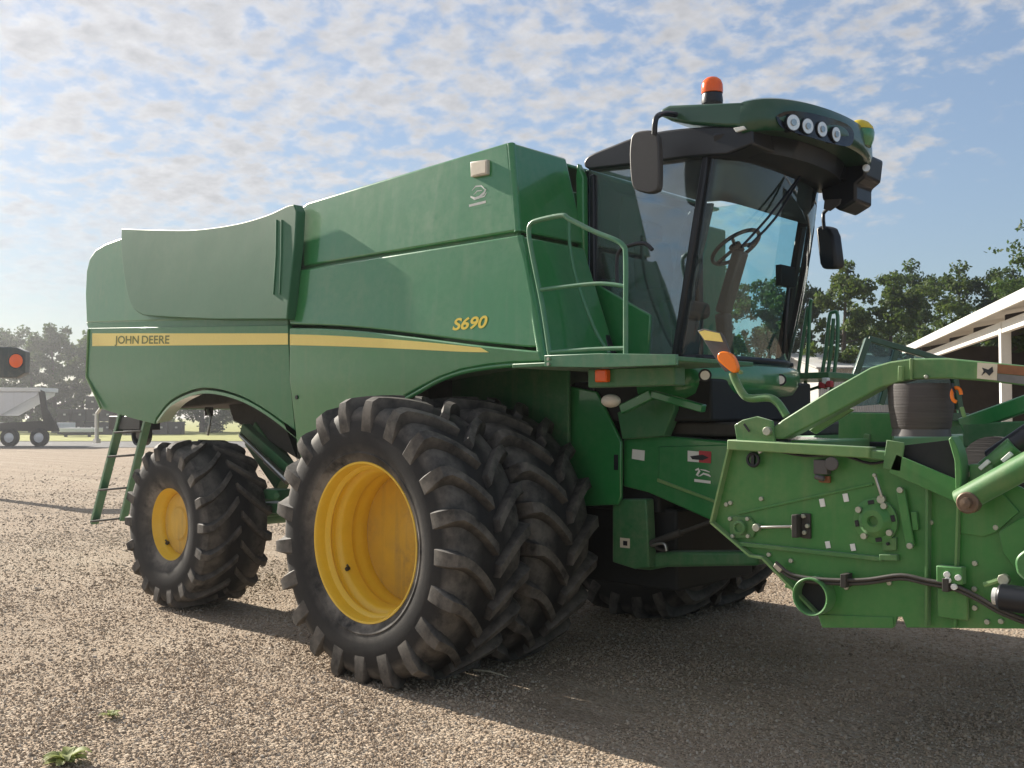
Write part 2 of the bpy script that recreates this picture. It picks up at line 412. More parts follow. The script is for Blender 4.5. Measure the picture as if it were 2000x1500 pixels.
def strip(name, d0, d1, l0, l1, mat, z):
    """a band across the view, between two distances from the camera (along its ground heading)"""
    f = Vector((-sin(YAW), cos(YAW), 0)); base = Vector((CAM.x, CAM.y, 0)); bm = bmesh.new()
    q = [base+f*d+RT*l for d, l in ((d0, l0), (d0, l1), (d1, l1), (d1, l0))]
    bm.faces.new([bm.verts.new((p.x, p.y, z)) for p in q])
    return finish(name, bm, mat, None, smooth=0)
ASPH = plain('asphalt', (0.10, 0.10, 0.10), 0.9, var=0.2, scale=3)
GRASSM = plain('far_grass', (0.26, 0.27, 0.05), 0.95, var=0.4, scale=0.6)
strip('road', 60, 74, -260, 260, ASPH, 0.02)['kind'] = 'structure'
strip('grass_verge', 74, 600, -450, 450, GRASSM, 0.05)['kind'] = 'structure'

# loose stones lying on the yard: one mass of pebbles, instanced on points
def pebble_mat():
    m, nt, b = nodes_of('pebble')
    oi = nt.nodes.new('ShaderNodeObjectInfo')
    cr = nt.nodes.new('ShaderNodeValToRGB'); nt.links.new(oi.outputs['Random'], cr.inputs[0])
    e = cr.color_ramp.elements; e[0].position = 0; e[0].color = (0.15, 0.112, 0.08, 1); e[1].position = 1; e[1].color = (0.56, 0.49, 0.40, 1)
    for p, c in ((0.12, (0.33, 0.26, 0.19, 1)), (0.5, (0.42, 0.325, 0.235, 1)), (0.78, (0.47, 0.385, 0.295, 1)), (0.92, (0.45, 0.405, 0.35, 1))):
        k = e.new(p); k.color = c
    n = tex_noise(nt, 120, 3, 0.6)
    c = mixc(nt, ramp(nt, n, 0.3, 0.7, 0, 0.3), cr.outputs[0], (0.36, 0.28, 0.205))
    nt.links.new(c, b.inputs['Base Color']); b.inputs['Roughness'].default_value = 0.9; b.inputs['Specular IOR Level'].default_value = 0.25
    return m
def build_gravel():
    r = np.random.default_rng(5); pts = []; sc = []
    for d0, d1, dens, s in ((3.4, 6.0, 4200, 0.0056), (6.0, 8.5, 2800, 0.0063), (8.5, 12, 1300, 0.0075), (12, 18, 560, 0.0095), (18, 28, 190, 0.0125), (28, 46, 50, 0.016)):
        ha = radians(36); area = ha*(d1*d1-d0*d0); n = int(area*dens)
        d = np.sqrt(r.uniform(d0*d0, d1*d1, n)); a = r.uniform(-ha, ha, n)
        x = CAM.x + d*(-np.sin(YAW-a)); y = CAM.y + d*np.cos(YAW-a)
        # patchy cover: bare fine patches between the stones
        k = gnoise(x*0.8+3, y*0.8-1) + 0.25*r.standard_normal(n) > -0.30
        k &= r.random(n) < np.clip((46-d)/26, 0, 1)**1.5 + (d < 14)
        x, y = x[k], y[k]; s_ = s*np.clip(r.lognormal(0, 0.36, len(x)), 0.45, 2.6)
        pts.append(np.stack([x, y, gz(x, y)+s_*np.where(d[k] < 9, 0.05, -0.15)], -1)); sc.append(s_)
    P = np.concatenate(pts); S = np.concatenate(sc)
    me = bpy.data.meshes.new('gravel'); me.vertices.add(len(P)); me.vertices.foreach_set('co', P.astype(np.float32).ravel())
    at_ = me.attributes.new('size', 'FLOAT', 'POINT'); at_.data.foreach_set('value', S.astype(np.float32))
    o = bpy.data.objects.new('gravel', me); COL.objects.link(o); o['kind'] = 'stuff'
    tag(o, 'tan and grey loose gravel covering the yard', 'gravel')
    pm = pebble_mat(); me.materials.append(pm)
    ng = bpy.data.node_groups.new('gravel_nodes', 'GeometryNodeTree')
    ng.interface.new_socket('Geometry', in_out='INPUT', socket_type='NodeSocketGeometry')
    ng.interface.new_socket('Geometry', in_out='OUTPUT', socket_type='NodeSocketGeometry')
    N = ng.nodes.new; L = ng.links.new
    gi, go = N('NodeGroupInput'), N('NodeGroupOutput')
    ico = N('GeometryNodeMeshIcoSphere'); ico.inputs['Radius'].default_value = 1.0; ico.inputs['Subdivisions'].default_value = 2
    nz = N('ShaderNodeTexNoise'); nz.inputs['Scale'].default_value = 1.1; nz.inputs['Detail'].default_value = 2
    nrm = N('GeometryNodeInputNormal'); vm = N('ShaderNodeVectorMath'); vm.operation = 'SCALE'
    mr = N('ShaderNodeMapRange'); mr.inputs['From Min'].default_value = 0.3; mr.inputs['From Max'].default_value = 0.7
    mr.inputs['To Min'].default_value = -0.35; mr.inputs['To Max'].default_value = 0.3
    L(nz.outputs['Fac'], mr.inputs['Value']); L(nrm.outputs[0], vm.inputs[0]); L(mr.outputs[0], vm.inputs['Scale'])
    sp = N('GeometryNodeSetPosition'); L(ico.outputs['Mesh'], sp.inputs['Geometry']); L(vm.outputs[0], sp.inputs['Offset'])
    sm = N('GeometryNodeSetMaterial'); sm.inputs['Material'].default_value = pm; L(sp.outputs[0], sm.inputs['Geometry'])
    mp = N('GeometryNodeMeshToPoints'); L(gi.outputs[0], mp.inputs['Mesh'])
    ip = N('GeometryNodeInstanceOnPoints'); L(mp.outputs[0], ip.inputs['Points']); L(sm.outputs[0], ip.inputs['Instance'])
    rv = N('FunctionNodeRandomValue'); rv.data_type = 'FLOAT_VECTOR'; rv.inputs[0].default_value = (0, 0, 0); rv.inputs[1].default_value = (6.28, 6.28, 6.28)
    L(rv.outputs[0], ip.inputs['Rotation'])
    rs = N('FunctionNodeRandomValue'); rs.data_type = 'FLOAT_VECTOR'; rs.inputs[0].default_value = (0.75, 0.6, 0.45); rs.inputs[1].default_value = (1.3, 1.1, 0.9); rs.inputs['Seed'].default_value = 4
    na = N('GeometryNodeInputNamedAttribute'); na.data_type = 'FLOAT'; na.inputs['Name'].default_value = 'size'
    vs = N('ShaderNodeVectorMath'); vs.operation = 'SCALE'; L(rs.outputs[0], vs.inputs[0]); L(na.outputs['Attribute'], vs.inputs['Scale']); L(vs.outputs[0], ip.inputs['Scale'])
    L(ip.outputs[0], go.inputs[0])
    md = o.modifiers.new('stones', 'NODES'); md.node_group = ng
build_gravel()

# ------------------------------------------------------------------ combine harvester
H = empty('combine_harvester', (0, 0, 0))
tag(H, 'large green combine harvester with yellow wheels and dual front tyres on gravel', 'combine')

YS = -1.65
tilt = lambda z: YS + max(0.0, z-2.6)*0.085          # the upper sides lean in a little
tank_y = lambda z: YS + 0.02 + max(0.0, z-2.6)*0.105
rear_y = lambda z: YS + max(0.0, z-2.75)*0.06

# dark core that fills the machine behind the panels
bm = bmesh.new()
a_prism(bm, [(-5.45, -1.40, 2.15), (-5.5, -1.40, 3.3), (-1.9, -1.40, 3.3), (-1.9, -1.40, 3.5), (0.72, -1.40, 3.6), (0.72, -1.40, 2.3), (-0.8, -1.40, 2.15), (-1.5, -1.4, 1.75), (-2.3, -1.40, 2.1), (-4.6, -1.40, 2.15)], (0, 2.8, 0))
finish('inner_body', bm, GREEN_DEEP, H, bevel=0.02)

# front side panel (upper field) and the flared lower panel above the duals
split_top = [(565, 634), (640, 636), (720, 642), (830, 655), (940, 669), (1052, 680)]
up = [(564, 530), (1012, 459), (1026, 510), (1040, 585), (1052, 678)] + curve_px(split_top[::-1], 4)[1:]
plate_px('side_panel', up, tilt, 0.05, GREEN, H, bevel=0.014, seg=3)
lo_y = lambda z: YS - 0.028 + max(0.0, 2.1-z)*0.10
low = curve_px(split_top, 4)
low = [(a, b+6) for a, b in low] + [(1058, 706), (1000, 708), (950, 713), (900, 722), (855, 738), (806, 764), (740, 800), (660, 840), (580, 872), (572, 800), (565, 740)]
plate_px('lower_side_panel', low, lo_y, 0.05, GREEN, H, bevel=0.012, seg=3)
# yellow stripe on it
st_top = curve_px([(566, 653), (640, 655), (740, 661), (840, 669), (938, 679)], 4); st_bot = curve_px([(954, 688), (900, 687), (800, 682), (680, 677), (566, 674)], 4)
plate_px('yellow_stripe', st_top+st_bot, lambda z: lo_y(z)-0.004, 0.004, STRIPE, H, bevel=0)
# wheel-arch lip
arch = [atf(a, b, lo_y) + Vector((0, 0.025, -0.012)) for a, b in curve_px([(1058, 708), (1000, 709), (950, 714), (900, 723), (855, 739), (806, 766), (740, 802), (660, 842)], 4)]
tube_o('arch_lip', arch, 0.020, GREEN, H, 8)
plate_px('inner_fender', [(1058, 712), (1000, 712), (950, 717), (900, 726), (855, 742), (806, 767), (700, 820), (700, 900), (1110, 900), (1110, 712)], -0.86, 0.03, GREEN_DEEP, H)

# grain tank side and its front wall
plate_px('tank_side', [(591, 521), (589, 404), (600, 395), (992, 277), (1010, 452)], tank_y, 0.05, GREEN, H, bevel=0.02, seg=3)
c0 = atf(996, 277, tank_y); c1 = atf(1010, 452, tank_y); c2 = atf(1012, 459, tilt); c3 = atf(1058, 706, lo_y)
bm = bmesh.new()
for (p, q, s) in ((c0, c1, 0.012), (c2, c3, 0.010)):
    yin_t = -0.87; yin_b = -0.80
    a = Vector((p.x+s, p.y+0.02, p.z-0.004)); b_ = Vector((q.x+s, q.y+0.02, q.z)); 
    c_ = Vector((q.x+s, yin_b, q.z)); d_ = Vector((p.x+s, yin_t, p.z-0.004))
    a_prism(bm, [a, b_, c_, d_], (-0.05, 0, 0))
finish('tank_front', bm, GREEN, H, bevel=0.018, seg=3)
# rounded vertical corner between side and front wall
tube_o('tank_corner', [c0+Vector((-0.018, 0.032, -0.01)), c1+Vector((-0.018, 0.032, 0.0))], 0.033, GREEN, H, 12)
tube_o('tank_corner', [c2+Vector((-0.018, 0.036, -0.01)), (c2+c3)/2+Vector((-0.005, 0.036, 0)), c3+Vector((-0.018, 0.040, 0.0))], 0.034, GREEN, H, 12)
# seam shadow gap is real: a recessed dark strip behind the two panels
plate_px('seam_recess', [(566, 522), (1011, 449), (1013, 464), (566, 534)], lambda z: tank_y(z)+0.03, 0.03, GREEN_DEEP, H, bevel=0)
# tank roof edge: folded lid
p0, p1 = atf(592, 404, tank_y), atf(994, 281, tank_y)
bm = bmesh.new(); a_prism(bm, [p0+Vector((0, .03, -.015)), p1+Vector((0, .03, -.015)), p1+Vector((0, 2.9, -.03)), p0+Vector((0, 2.9, -.03))], (0, 0, -0.03))
finish('tank_lid', bm, GREEN_DUSTY, H, bevel=0.01)
# rear post of the tank between cover and tank
plate_px('tank_post', [(566, 527), (572, 420), (586, 408), (592, 420), (592, 523)], lambda z: tank_y(z)+0.015, 0.06, GREEN_COVER, H, bevel=0.01)

# rear lower panel with the wheel arch
rl = [(173, 641), (562, 635), (566, 740), (572, 800), (579, 872)] + curve_px([(577, 842), (524, 803), (473, 774), (421, 759), (380, 760), (333, 782), (304, 817)], 4) + [(301, 828), (255, 816), (199, 799), (190, 780), (169, 736)]
plate_px('rear_side_panel', rl, lambda z: YS-0.015 + max(0, 2.2-z)*0.10, 0.05, GREEN_DUSTY, H, bevel=0.012, seg=3)
lip = [atf(a, b, lambda z: YS-0.02+max(0, 2.2-z)*0.10)+Vector((0, 0.01, -0.025)) for a, b in curve_px([(579, 846), (524, 803), (473, 774), (421, 759), (380, 760), (333, 782), (304, 817)], 5)]
bm = bmesh.new()
n = len(lip)
va = [bm.verts.new(p) for p in lip]; vb = [bm.verts.new(p+Vector((0, 0.16, 0.03))) for p in lip]; vc = [bm.verts.new(p+Vector((0, 0.16, 0.0))) for p in lip]; vd = [bm.verts.new(p+Vector((0, 0.0, -0.03))) for p in lip]
for i in range(n-1):
    bm.faces.new((va[i], va[i+1], vb[i+1], vb[i])); bm.faces.new((vd[i], vc[i], vc[i+1], vd[i+1])); bm.faces.new((va[i], vd[i], vd[i+1], va[i+1]))
finish('rear_arch_lip', bm, GREEN, H, smooth=50)
plate_px('yellow_stripe', [(180, 651), (562, 651), (562, 673), (180, 676)], YS-0.0195, 0.004, STRIPE, H, bevel=0)
# groove band between the lower panel and the covers above
plate_px('belt_moulding', [(168, 630), (562, 619), (562, 636), (173, 643)], YS+0.012, 0.04, GREEN_DUSTY, H, bevel=0.006)

# tail hood: side with rounded crown, and the curved rear face
tail = [(168, 632), (166, 560), (170, 520), (178, 498), (192, 483), (212, 472), (238, 463), (260, 620), (560, 618)]
plate_px('tail_side', [(168, 632), (166, 575), (168, 530), (174, 505), (186, 487), (206, 475), (236, 464), (300, 462), (562, 480), (562, 622)], rear_y, 0.05, GREEN_DUSTY, H, bevel=0.03, seg=3)
bm = bmesh.new(); prof = [(197, 797), (169, 736), (173, 641), (168, 632), (166, 575), (168, 530), (174, 505), (186, 487), (206, 475), (236, 464), (300, 462), (562, 480)]
A = [atf(a, b, rear_y)+Vector((0.02, 0.04, -0.01)) for a, b in prof]
va = [bm.verts.new(p) for p in A]; vb = [bm.verts.new((p.x, 1.55, p.z)) for p in A]
for i in range(len(A)-1): bm.faces.new((va[i], va[i+1], vb[i+1], vb[i]))
o = finish('tail_hood', bm, GREEN_DUSTY, H, smooth=40); md = o.modifiers.new('solid', 'SOLIDIFY'); md.thickness = 0.03; md.offset = -1
# pale tube painted as the highlight along the tail's rear edge
edge = [atf(a, b, YS-0.02) for a, b in [(173, 643), (169, 736), (190, 780), (197, 797)]]
tube_o('tail_edge_highlight', edge, 0.014, GREEN_LIGHT, H, 8)
# engine cover that swells out over the side
cov_y = lambda z: YS - 0.075 + max(0.0, z-2.9)*0.09
cov = curve_px([(237, 446), (300, 448), (380, 448), (460, 437), (520, 420), (560, 402), (574, 399)], 5) + curve_px([(579, 412), (575, 480), (566, 560), (560, 624)], 4) + curve_px([(420, 624), (300, 618), (272, 612), (256, 596), (247, 566), (241, 530), (236, 480)], 4)
plate_px('engine_cover', cov, cov_y, 0.10, GREEN_COVER, H, bevel=0.035, seg=4, smooth=50)
for xa, xb in ((541, 534), (551, 546)):
    tube_o('cover_rib', [atf(xa, 430, lambda z: cov_y(z)), atf(xa-1, 500, cov_y), atf(xb, 575, cov_y)], [0.012, 0.012, 0.006], GREEN_COVER, H, 8)

# lettering and decals
XD = Vector((1, 0, 0)); ZD = Vector((0, 0, 1))
for word, xa, xb in (('JOHN', 224, 271), ('DEERE', 277, 331)):
    p = at(xa, 671, y=YS-0.0215); q = at(xb, 671, y=YS-0.0215); d_ = (q-p).normalized()
    text_o('lettering', word, LETTER_G, H, p, d_, Vector((-d_.z, 0, d_.x)), 0.080, width=(q-p).length, bold=0.015, ref='H')
p = atf(884, 646, lambda z: tilt(z)-0.003); q = atf(952, 640, lambda z: tilt(z)-0.003)
text_o('lettering', 'S690', LETTER_Y, H, p, XD, Vector((0, 0.04, 1)), 0.092, shear=0.25, width=(q-p).x, bold=0.025)
p = atf(972, 634, lambda z: tilt(z)-0.003)
def stroke_logo(name, strokes, y, mat, parent):
    """flat mark drawn as short thick strokes (photo pixels) lying on a panel"""
    yf = y if callable(y) else (lambda z, y=y: y)
    bm = bmesh.new()
    for i, (pts, w) in enumerate(strokes):
        P = [atf(a, b, lambda z: yf(z)-0.0025-0.0004*i) for a, b in pts]
        top = []; bot = []
        for k, p in enumerate(P):
            t = (P[min(k+1, len(P)-1)]-P[max(k-1, 0)]).normalized(); n_ = Vector((-t.z, 0, t.x)); ww = w*(0.5 if k in (0, len(P)-1) and len(P) > 2 else 1.0)
            top.append(bm.verts.new(p+n_*ww)); bot.append(bm.verts.new(p-n_*ww))
        for k in range(len(P)-1): bm.faces.new((bot[k], bot[k+1], top[k+1], top[k]))
    return finish(name, bm, mat, parent, smooth=0)
stroke_logo('logo_decal', [([(919, 384), (927, 388), (936, 385), (945, 377), (949, 369)], 0.010), ([(922, 372), (929, 364), (940, 363), (947, 370)], 0.005), ([(925, 380), (932, 373), (941, 372)], 0.004), ([(938, 386), (946, 383), (950, 376)], 0.006), ([(916, 402), (949, 394)], 0.009)], tank_y, WHITE, H)
# square work lamp on the tank
yq = lambda z: tank_y(z)-0.03
plate_px('lamp_housing', [(918, 316), (951, 311), (951, 340), (919, 346)], yq, 0.035, BEIGE, H, bevel=0.006)
plate_px('lamp_lens', [(921, 318), (948, 314), (948, 337), (922, 343)], lambda z: yq(z)-0.004, 0.006, CREAM, H, bevel=0.002)

# small parts on the side
cyl_o('panel_latch', atf(579, 776, lo_y)-Vector((0, 0.004, 0)), atf(579, 776, lo_y)+Vector((0, 0.02, 0)), 0.018, BLACK, H, 12)

# ------------------------------------------------------------------ wheels
def make_tyre(name, R, lug_h, half, n_lug, direction, sweep, zmin, hw, hl):
    """half: carcass profile from crown to bead as (lateral, radius); one continuous rubber mesh with its lugs"""
    bm = bmesh.new(); du = bm.verts.layers.float.new('dust')
    prof = [(-h, r) for h, r in half[::-1]] + [(h, r) for h, r in half[1:]]
    seg = 96; rings = []
    rb = half[-1][1]; rmax = half[0][1]
    for (h, r) in prof:
        ring = []
        for k in range(seg):
            a = 2*pi*k/seg
            v = bm.verts.new((cos(a)*r, h, sin(a)*r))
            t = (r-rb)/(rmax-rb)
            d = 0.0
            if t < 0.30: d = 1.5*(1-t/0.30)*(0.62+0.38*sin(a*3+0.7)) + 0.15
            elif t > 0.72 and abs(h) > 0.5*half[-2][0]: d = 0.55
            else: d = 0.04
            v[du] = d; ring.append(v)
        rings.append(ring)
    for i in range(len(prof)-1):
        for k in range(seg):
            bm.faces.new((rings[i][k], rings[i][(k+1) % seg], rings[i+1][(k+1) % seg], rings[i+1][k]))
    def carc(h):
        for (h0, r0), (h1, r1) in zip(half, half[1:]):
            if h0 <= h <= h1: return r0+(r1-r0)*(h-h0)/max(1e-6, h1-h0)
        return half[0][1]
    hm = max(h for h, r in half)
    # stations of a lug from the crown to the sidewall: (lateral base, radius base, lateral top, radius top)
    rs = [p for p in half if p[1] > R*0.80]
    sh = rs[-1]
    st = []
    for t in (0.0, 0.2, 0.4, 0.6, 0.8, 1.0):
        h = 0.012 + t*(hm*0.80); st.append((h, carc(h)-0.012, h, R-0.012*t*t))
    st.append((hm*0.93, carc(hm*0.93)-0.02, hm*0.975, R-0.040))
    st.append((hm*0.95, sh[1]-0.0, hm*1.025, (R+sh[1])/2-0.012))
    st.append((hm*0.97, sh[1]-0.05, hm*1.012, sh[1]-0.035))
    st.append((hm*0.955, sh[1]-0.13, hm*0.972, sh[1]-0.12))
    for side in (-1, 1):
        for k in range(n_lug):
            a0 = 2*pi*(k + (0.5 if side > 0 else 0.0))/n_lug + rng.uniform(-0.004, 0.004); secs = []
            for i, (hb, r_b, ht, r_t) in enumerate(st):
                t = min(1.0, hb/(hm*0.92)); a = a0 + direction*sweep*(1-(1-t)**1.45)
                wt = hl*(1.0 if i else 1.1)*(1+0.15*max(0, i-5)); wb = hw*(1+0.35*t*t)
                s = []
                for (h, r, w, d) in ((hb, r_b, -wb, 0.1), (ht, r_t, -wt, 0.62), (ht, r_t, wt, 0.62), (hb, r_b, wb, 0.1)):
                    v = bm.verts.new((cos(a+w/r)*r, side*h, sin(a+w/r)*r)); v[du] = d; s.append(v)
                secs.append(s)
            for s0, s1 in zip(secs, secs[1:]):
                for j in range(4):
                    bm.faces.new((s0[j], s0[(j+1) % 4], s1[(j+1) % 4], s1[j]))
            bm.faces.new(secs[0][::-1]); bm.faces.new(secs[-1])
    for v in bm.verts:
        if v.co.z < zmin:
            k = zmin - v.co.z; v.co.z = zmin - k*0.15; v.co.y *= 1 + k*0.35
    return finish(name, bm, TYRE, None, smooth=28)

HF = [(0.0, 0.978), (0.10, 0.976), (0.20, 0.969), (0.27, 0.957), (0.31, 0.932), (0.335, 0.895), (0.35, 0.85), (0.358, 0.79), (0.359, 0.75), (0.356, 0.70), (0.348, 0.66), (0.341, 0.64), (0.346, 0.633), (0.342, 0.622), (0.330, 0.61), (0.312, 0.575), (0.298, 0.555), (0.27, 0.545)]
HR = [(0.0, 0.776), (0.10, 0.774), (0.20, 0.767), (0.27, 0.755), (0.315, 0.742), (0.343, 0.705), (0.358, 0.65), (0.365, 0.585), (0.363, 0.52), (0.352, 0.46), (0.335, 0.41), (0.312, 0.372), (0.296, 0.350), (0.27, 0.342)]

def make_wheel(name, R, half, n_lug, direction, sweep, rim_prof, disc_prof, hub_y, bolt_r, zmin, n_bolt):
    bm = bmesh.new(); a_lathe(bm, disc_prof, (0, 0, 0), 64); hub = finish(name, bm, YELLOW_DISC, None, smooth=30)
    t = make_tyre('tyre', R, 0.048, half, n_lug, direction, sweep, zmin, 0.050 if R > 0.9 else 0.040, 0.034 if R > 0.9 else 0.027); t.parent = hub
    bm = bmesh.new(); a_lathe(bm, rim_prof, (0, 0, 0), 80); r = finish('rim', bm, YELLOW, hub, smooth=32)
    vp = Vector((-0.40, -0.12, -0.24)) if R > 0.9 else Vector((-0.20, -0.2, -0.20))
    bm = bmesh.new(); a_cyl(bm, vp, vp+Vector((0.05, -0.05, 0.03)), 0.009, 8); a_cyl(bm, vp-Vector((0.02, 0, 0.012)), vp, 0.018, 8); finish('valve_stem', bm, SOOT, hub)
    return hub
# deep-dish dual rim (outer side = -Y)
RIM_F = [(-0.262, 0.548), (-0.285, 0.560), (-0.302, 0.572), (-0.312, 0.566), (-0.310, 0.553), (-0.296, 0.546), (-0.262, 0.541), (-0.235, 0.536), (-0.222, 0.516), (-0.205, 0.508), (-0.188, 0.516), (-0.175, 0.530), (-0.150, 0.528), (-0.135, 0.496), (-0.115, 0.482), (-0.03, 0.476), (-0.015, 0.484), (0.02, 0.484), (0.04, 0.474), (0.075, 0.470), (0.11, 0.468), (0.30, 0.50), (0.31, 0.572), (0.29, 0.565)]
DISC_F = [(0.112, 0.470), (0.104, 0.456), (0.096, 0.44), (0.096, 0.12), (0.090, 0.10), (0.090, 0.0)]
front = make_wheel('wheel', 1.04, HF, 21, 1, radians(15), RIM_F, DISC_F, 0.06, 0.235, -0.965, 10)
RIM_R = [(-0.262, 0.342), (-0.272, 0.352), (-0.284, 0.364), (-0.294, 0.358), (-0.292, 0.347), (-0.28, 0.340), (-0.245, 0.334), (-0.225, 0.318), (-0.19, 0.305), (-0.16, 0.302), (0.2, 0.30), (0.28, 0.36)]
DISC_R = [(-0.165, 0.303), (-0.178, 0.29), (-0.185, 0.27), (-0.190, 0.17), (-0.205, 0.15), (-0.205, 0.0)]
rear = make_wheel('wheel', 0.815, HR, 18, -1, radians(19), RIM_R, DISC_R, -0.19, 0.2, -0.815, 8)
FZ, RZ = 0.98, 0.83
def put(w, x, y, z, spin, flip=False):
    # spin the hub about its axle is left out for the clamped contact patch; the flat stays down
    w.location = (x, y, z); w.parent = H
    if flip: w.rotation_euler = (0, 0, pi)
    return w
put(front, 0, -2.0, FZ, 0)
put(copy_tree(front), 0, -1.245, FZ, 0)
put(copy_tree(front), 0, 2.0, FZ, 0, True); put(copy_tree(front), 0, 1.19, FZ, 0, True)
put(rear, -3.52, -1.545, RZ-0.012, 0); put(copy_tree(rear), -3.52, 1.545, RZ-0.012, 0, True)

# axles and undercarriage
bm = bmesh.new(); a_cyl(bm, (0, -1.9, FZ), (0, 1.9, FZ), 0.13, 20); a_box(bm, (0, 0, FZ+0.05), (0.42, 1.5, 0.42)); a_cyl(bm, (0, -0.82, FZ), (0, -0.62, FZ), 0.30, 24)
finish('front_axle', bm, GREEN_DEEP, H, bevel=0.01)
bm = bmesh.new(); a_box(bm, (-3.54, 0, RZ+0.12), (0.26, 2.3, 0.26)); a_cyl(bm, (-3.54, -1.45, RZ), (-3.54, 1.45, RZ), 0.10, 18); a_box(bm, (-3.54, -1.08, RZ+0.1), (0.34, 0.2, 0.5))
finish('rear_axle', bm, GREEN_DEEP, H, bevel=0.015)
bm = bmesh.new()
a_bar(bm, at(478, 838, y=-1.0), at(575, 925, y=-1.0), 0.10, 0.13)
a_bar(bm, at(498, 846, y=-0.9), at(560, 935, y=-0.9), 0.14, 0.30)
finish('axle_support', bm, GREEN_DEEP, H, bevel=0.01)
bm = bmesh.new(); a_cyl(bm, at(470, 850, y=-1.12), at(526, 905, y=-1.12), 0.024, 12); a_cyl(bm, at(520, 899, y=-1.12), at(562, 940, y=-1.12), 0.036, 12)
finish('steering_cylinder', bm, STEEL, H)
bm = bmesh.new(); a_box(bm, at(541, 965, y=-1.1), (0.30, 0.2, 0.10)); a_cyl(bm, at(541, 968, y=-1.22), at(541, 968, y=-1.0), 0.035, 10); a_box(bm, at(552, 992, y=-1.05), (0.5, 0.2, 0.10))
finish('axle_bracket', bm, GREEN_DEEP, H, bevel=0.01)
# belly of the machine: sieve box, straw hood underside, dusty chopper
bm = bmesh.new()
a_prism(bm, [(-5.1, -1.15, 2.3), (-5.1, -1.15, 2.0), (-4.6, -1.15, 1.95), (-3.2, -1.15, 2.02), (-2.1, -1.15, 1.55), (-1.2, -1.15, 1.15), (-0.6, -1.15, 1.15), (-0.6, -1.15, 2.3)], (0, 2.3, 0))
finish('cleaning_shoe', bm, SOOT, H, bevel=0.02)
bm = bmesh.new(); a_prism(bm, [at(a, b, y=-0.95) for a, b in [(440, 775), (530, 790), (585, 850), (585, 900), (520, 860), (455, 822)]], (0, 0.3, 0))
finish('dust_shield', bm, SOOT, H, bevel=0.02)
tube_o('hanger_rod', [at(405, 800, y=-1.2), at(411, 815, y=-1.2), at(406, 850, y=-1.2)], 0.014, STEEL, H, 8)
bm = bmesh.new(); a_cyl(bm, at(408, 795, y=-1.16), at(408, 812, y=-1.16), 0.045, 12); finish('hanger_bracket', bm, SOOT, H)
# chopper spreader under the tail
bm = bmesh.new(); a_box(bm, at(262, 826, y=-1.15), (0.75, 0.25, 0.16)); finish('spreader_frame', bm, BLACK, H, bevel=0.01)
c = at(277, 848, y=-1.2)
bm = bmesh.new(); a_lathe(bm, [(-0.04, 0.0), (-0.04, 0.05), (-0.025, 0.06), (-0.02, 0.10), (-0.05, 0.105), (-0.06, 0.13), (0.06, 0.13), (0.06, 0.0)], c, 24); finish('spreader_disc', bm, BLACK, H)
bm = bmesh.new(); a_lathe(bm, [(-0.045, 0.0), (-0.045, 0.055), (-0.03, 0.06), (-0.02, 0.06)], c, 18); finish('spreader_hub', bm, GREYP, H)
# strut hanging from the tail corner
bm = bmesh.new(); a_cyl(bm, at(197, 797, y=-1.6), at(189, 808, y=-1.6), 0.018, 8); a_cyl(bm, at(189, 808, y=-1.6), at(189, 858, y=-1.6), 0.022, 10); a_box(bm, at(189, 861, y=-1.6), (0.08, 0.05, 0.05))
finish('tail_strut', bm, WHITE, H)

# folding ladder at the tail
yl = -1.25
bm = bmesh.new(); a_bar(bm, at(240, 806, y=yl), at(184, 1022, y=yl), 0.05, 0.095, up=Vector((0, 1, 0))); lad = finish('ladder', bm, GREEN_RAIL, H, bevel=0.006)
bm = bmesh.new(); a_bar(bm, at(292, 806, y=yl), at(240, 1016, y=yl), 0.05, 0.085, up=Vector((0, 1, 0))); finish('ladder_rail', bm, GREEN_RAIL, lad, bevel=0.006)
for (a, b, c_, d) in ((184, 1018, 240, 1012), (200, 957, 254, 952), (217, 892, 270, 888), (230, 845, 283, 842)):
    bm = bmesh.new(); a_bar(bm, at(a, b, y=yl), at(c_, d, y=yl), 0.10, 0.022); finish('rung', bm, SOOT, lad, bevel=0.004)

# ------------------------------------------------------------------ platform, rails, under-cab structure
zp = 2.245
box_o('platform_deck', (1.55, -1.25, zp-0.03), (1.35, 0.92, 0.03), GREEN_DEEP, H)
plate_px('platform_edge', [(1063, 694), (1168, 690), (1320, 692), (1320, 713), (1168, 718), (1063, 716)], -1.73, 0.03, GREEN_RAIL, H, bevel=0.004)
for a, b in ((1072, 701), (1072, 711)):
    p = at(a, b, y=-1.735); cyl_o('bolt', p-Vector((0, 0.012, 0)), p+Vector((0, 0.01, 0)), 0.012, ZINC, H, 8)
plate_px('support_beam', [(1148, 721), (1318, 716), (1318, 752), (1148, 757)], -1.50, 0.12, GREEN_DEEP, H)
box_o('turn_lamp', at(1177, 734, y=-1.52), (0.10, 0.05, 0.085), ORANGE, H, 0.01)
bm = bmesh.new(); c = at(1193, 783, y=-1.42); bmesh.ops.create_uvsphere(bm, u_segments=20, v_segments=12, radius=1, matrix=Matrix.Translation(c) @ Matrix.Diagonal((0.075, 0.05, 0.045, 1))); finish('side_marker', bm, BEIGE, H, smooth=80)
def rail(name, pts, r=0.017, n=6, mat=None):
    return tube_o(name, pts, r, mat or GREEN_RAIL, H, 10, n)
yr = -1.70
Pp = lambda a, b, y=yr: at(a, b, y=y)
rail('handrail', [Pp(1074, 694), Pp(1060, 600), Pp(1040, 500), Pp(1033, 455), Pp(1037, 438), Pp(1052, 430), Pp(1098, 421), Pp(1112, 428), Pp(1160, 452), Pp(1200, 468), Pp(1217, 480), Pp(1222, 500), Pp(1222, 600), Pp(1222, 694)], n=5)
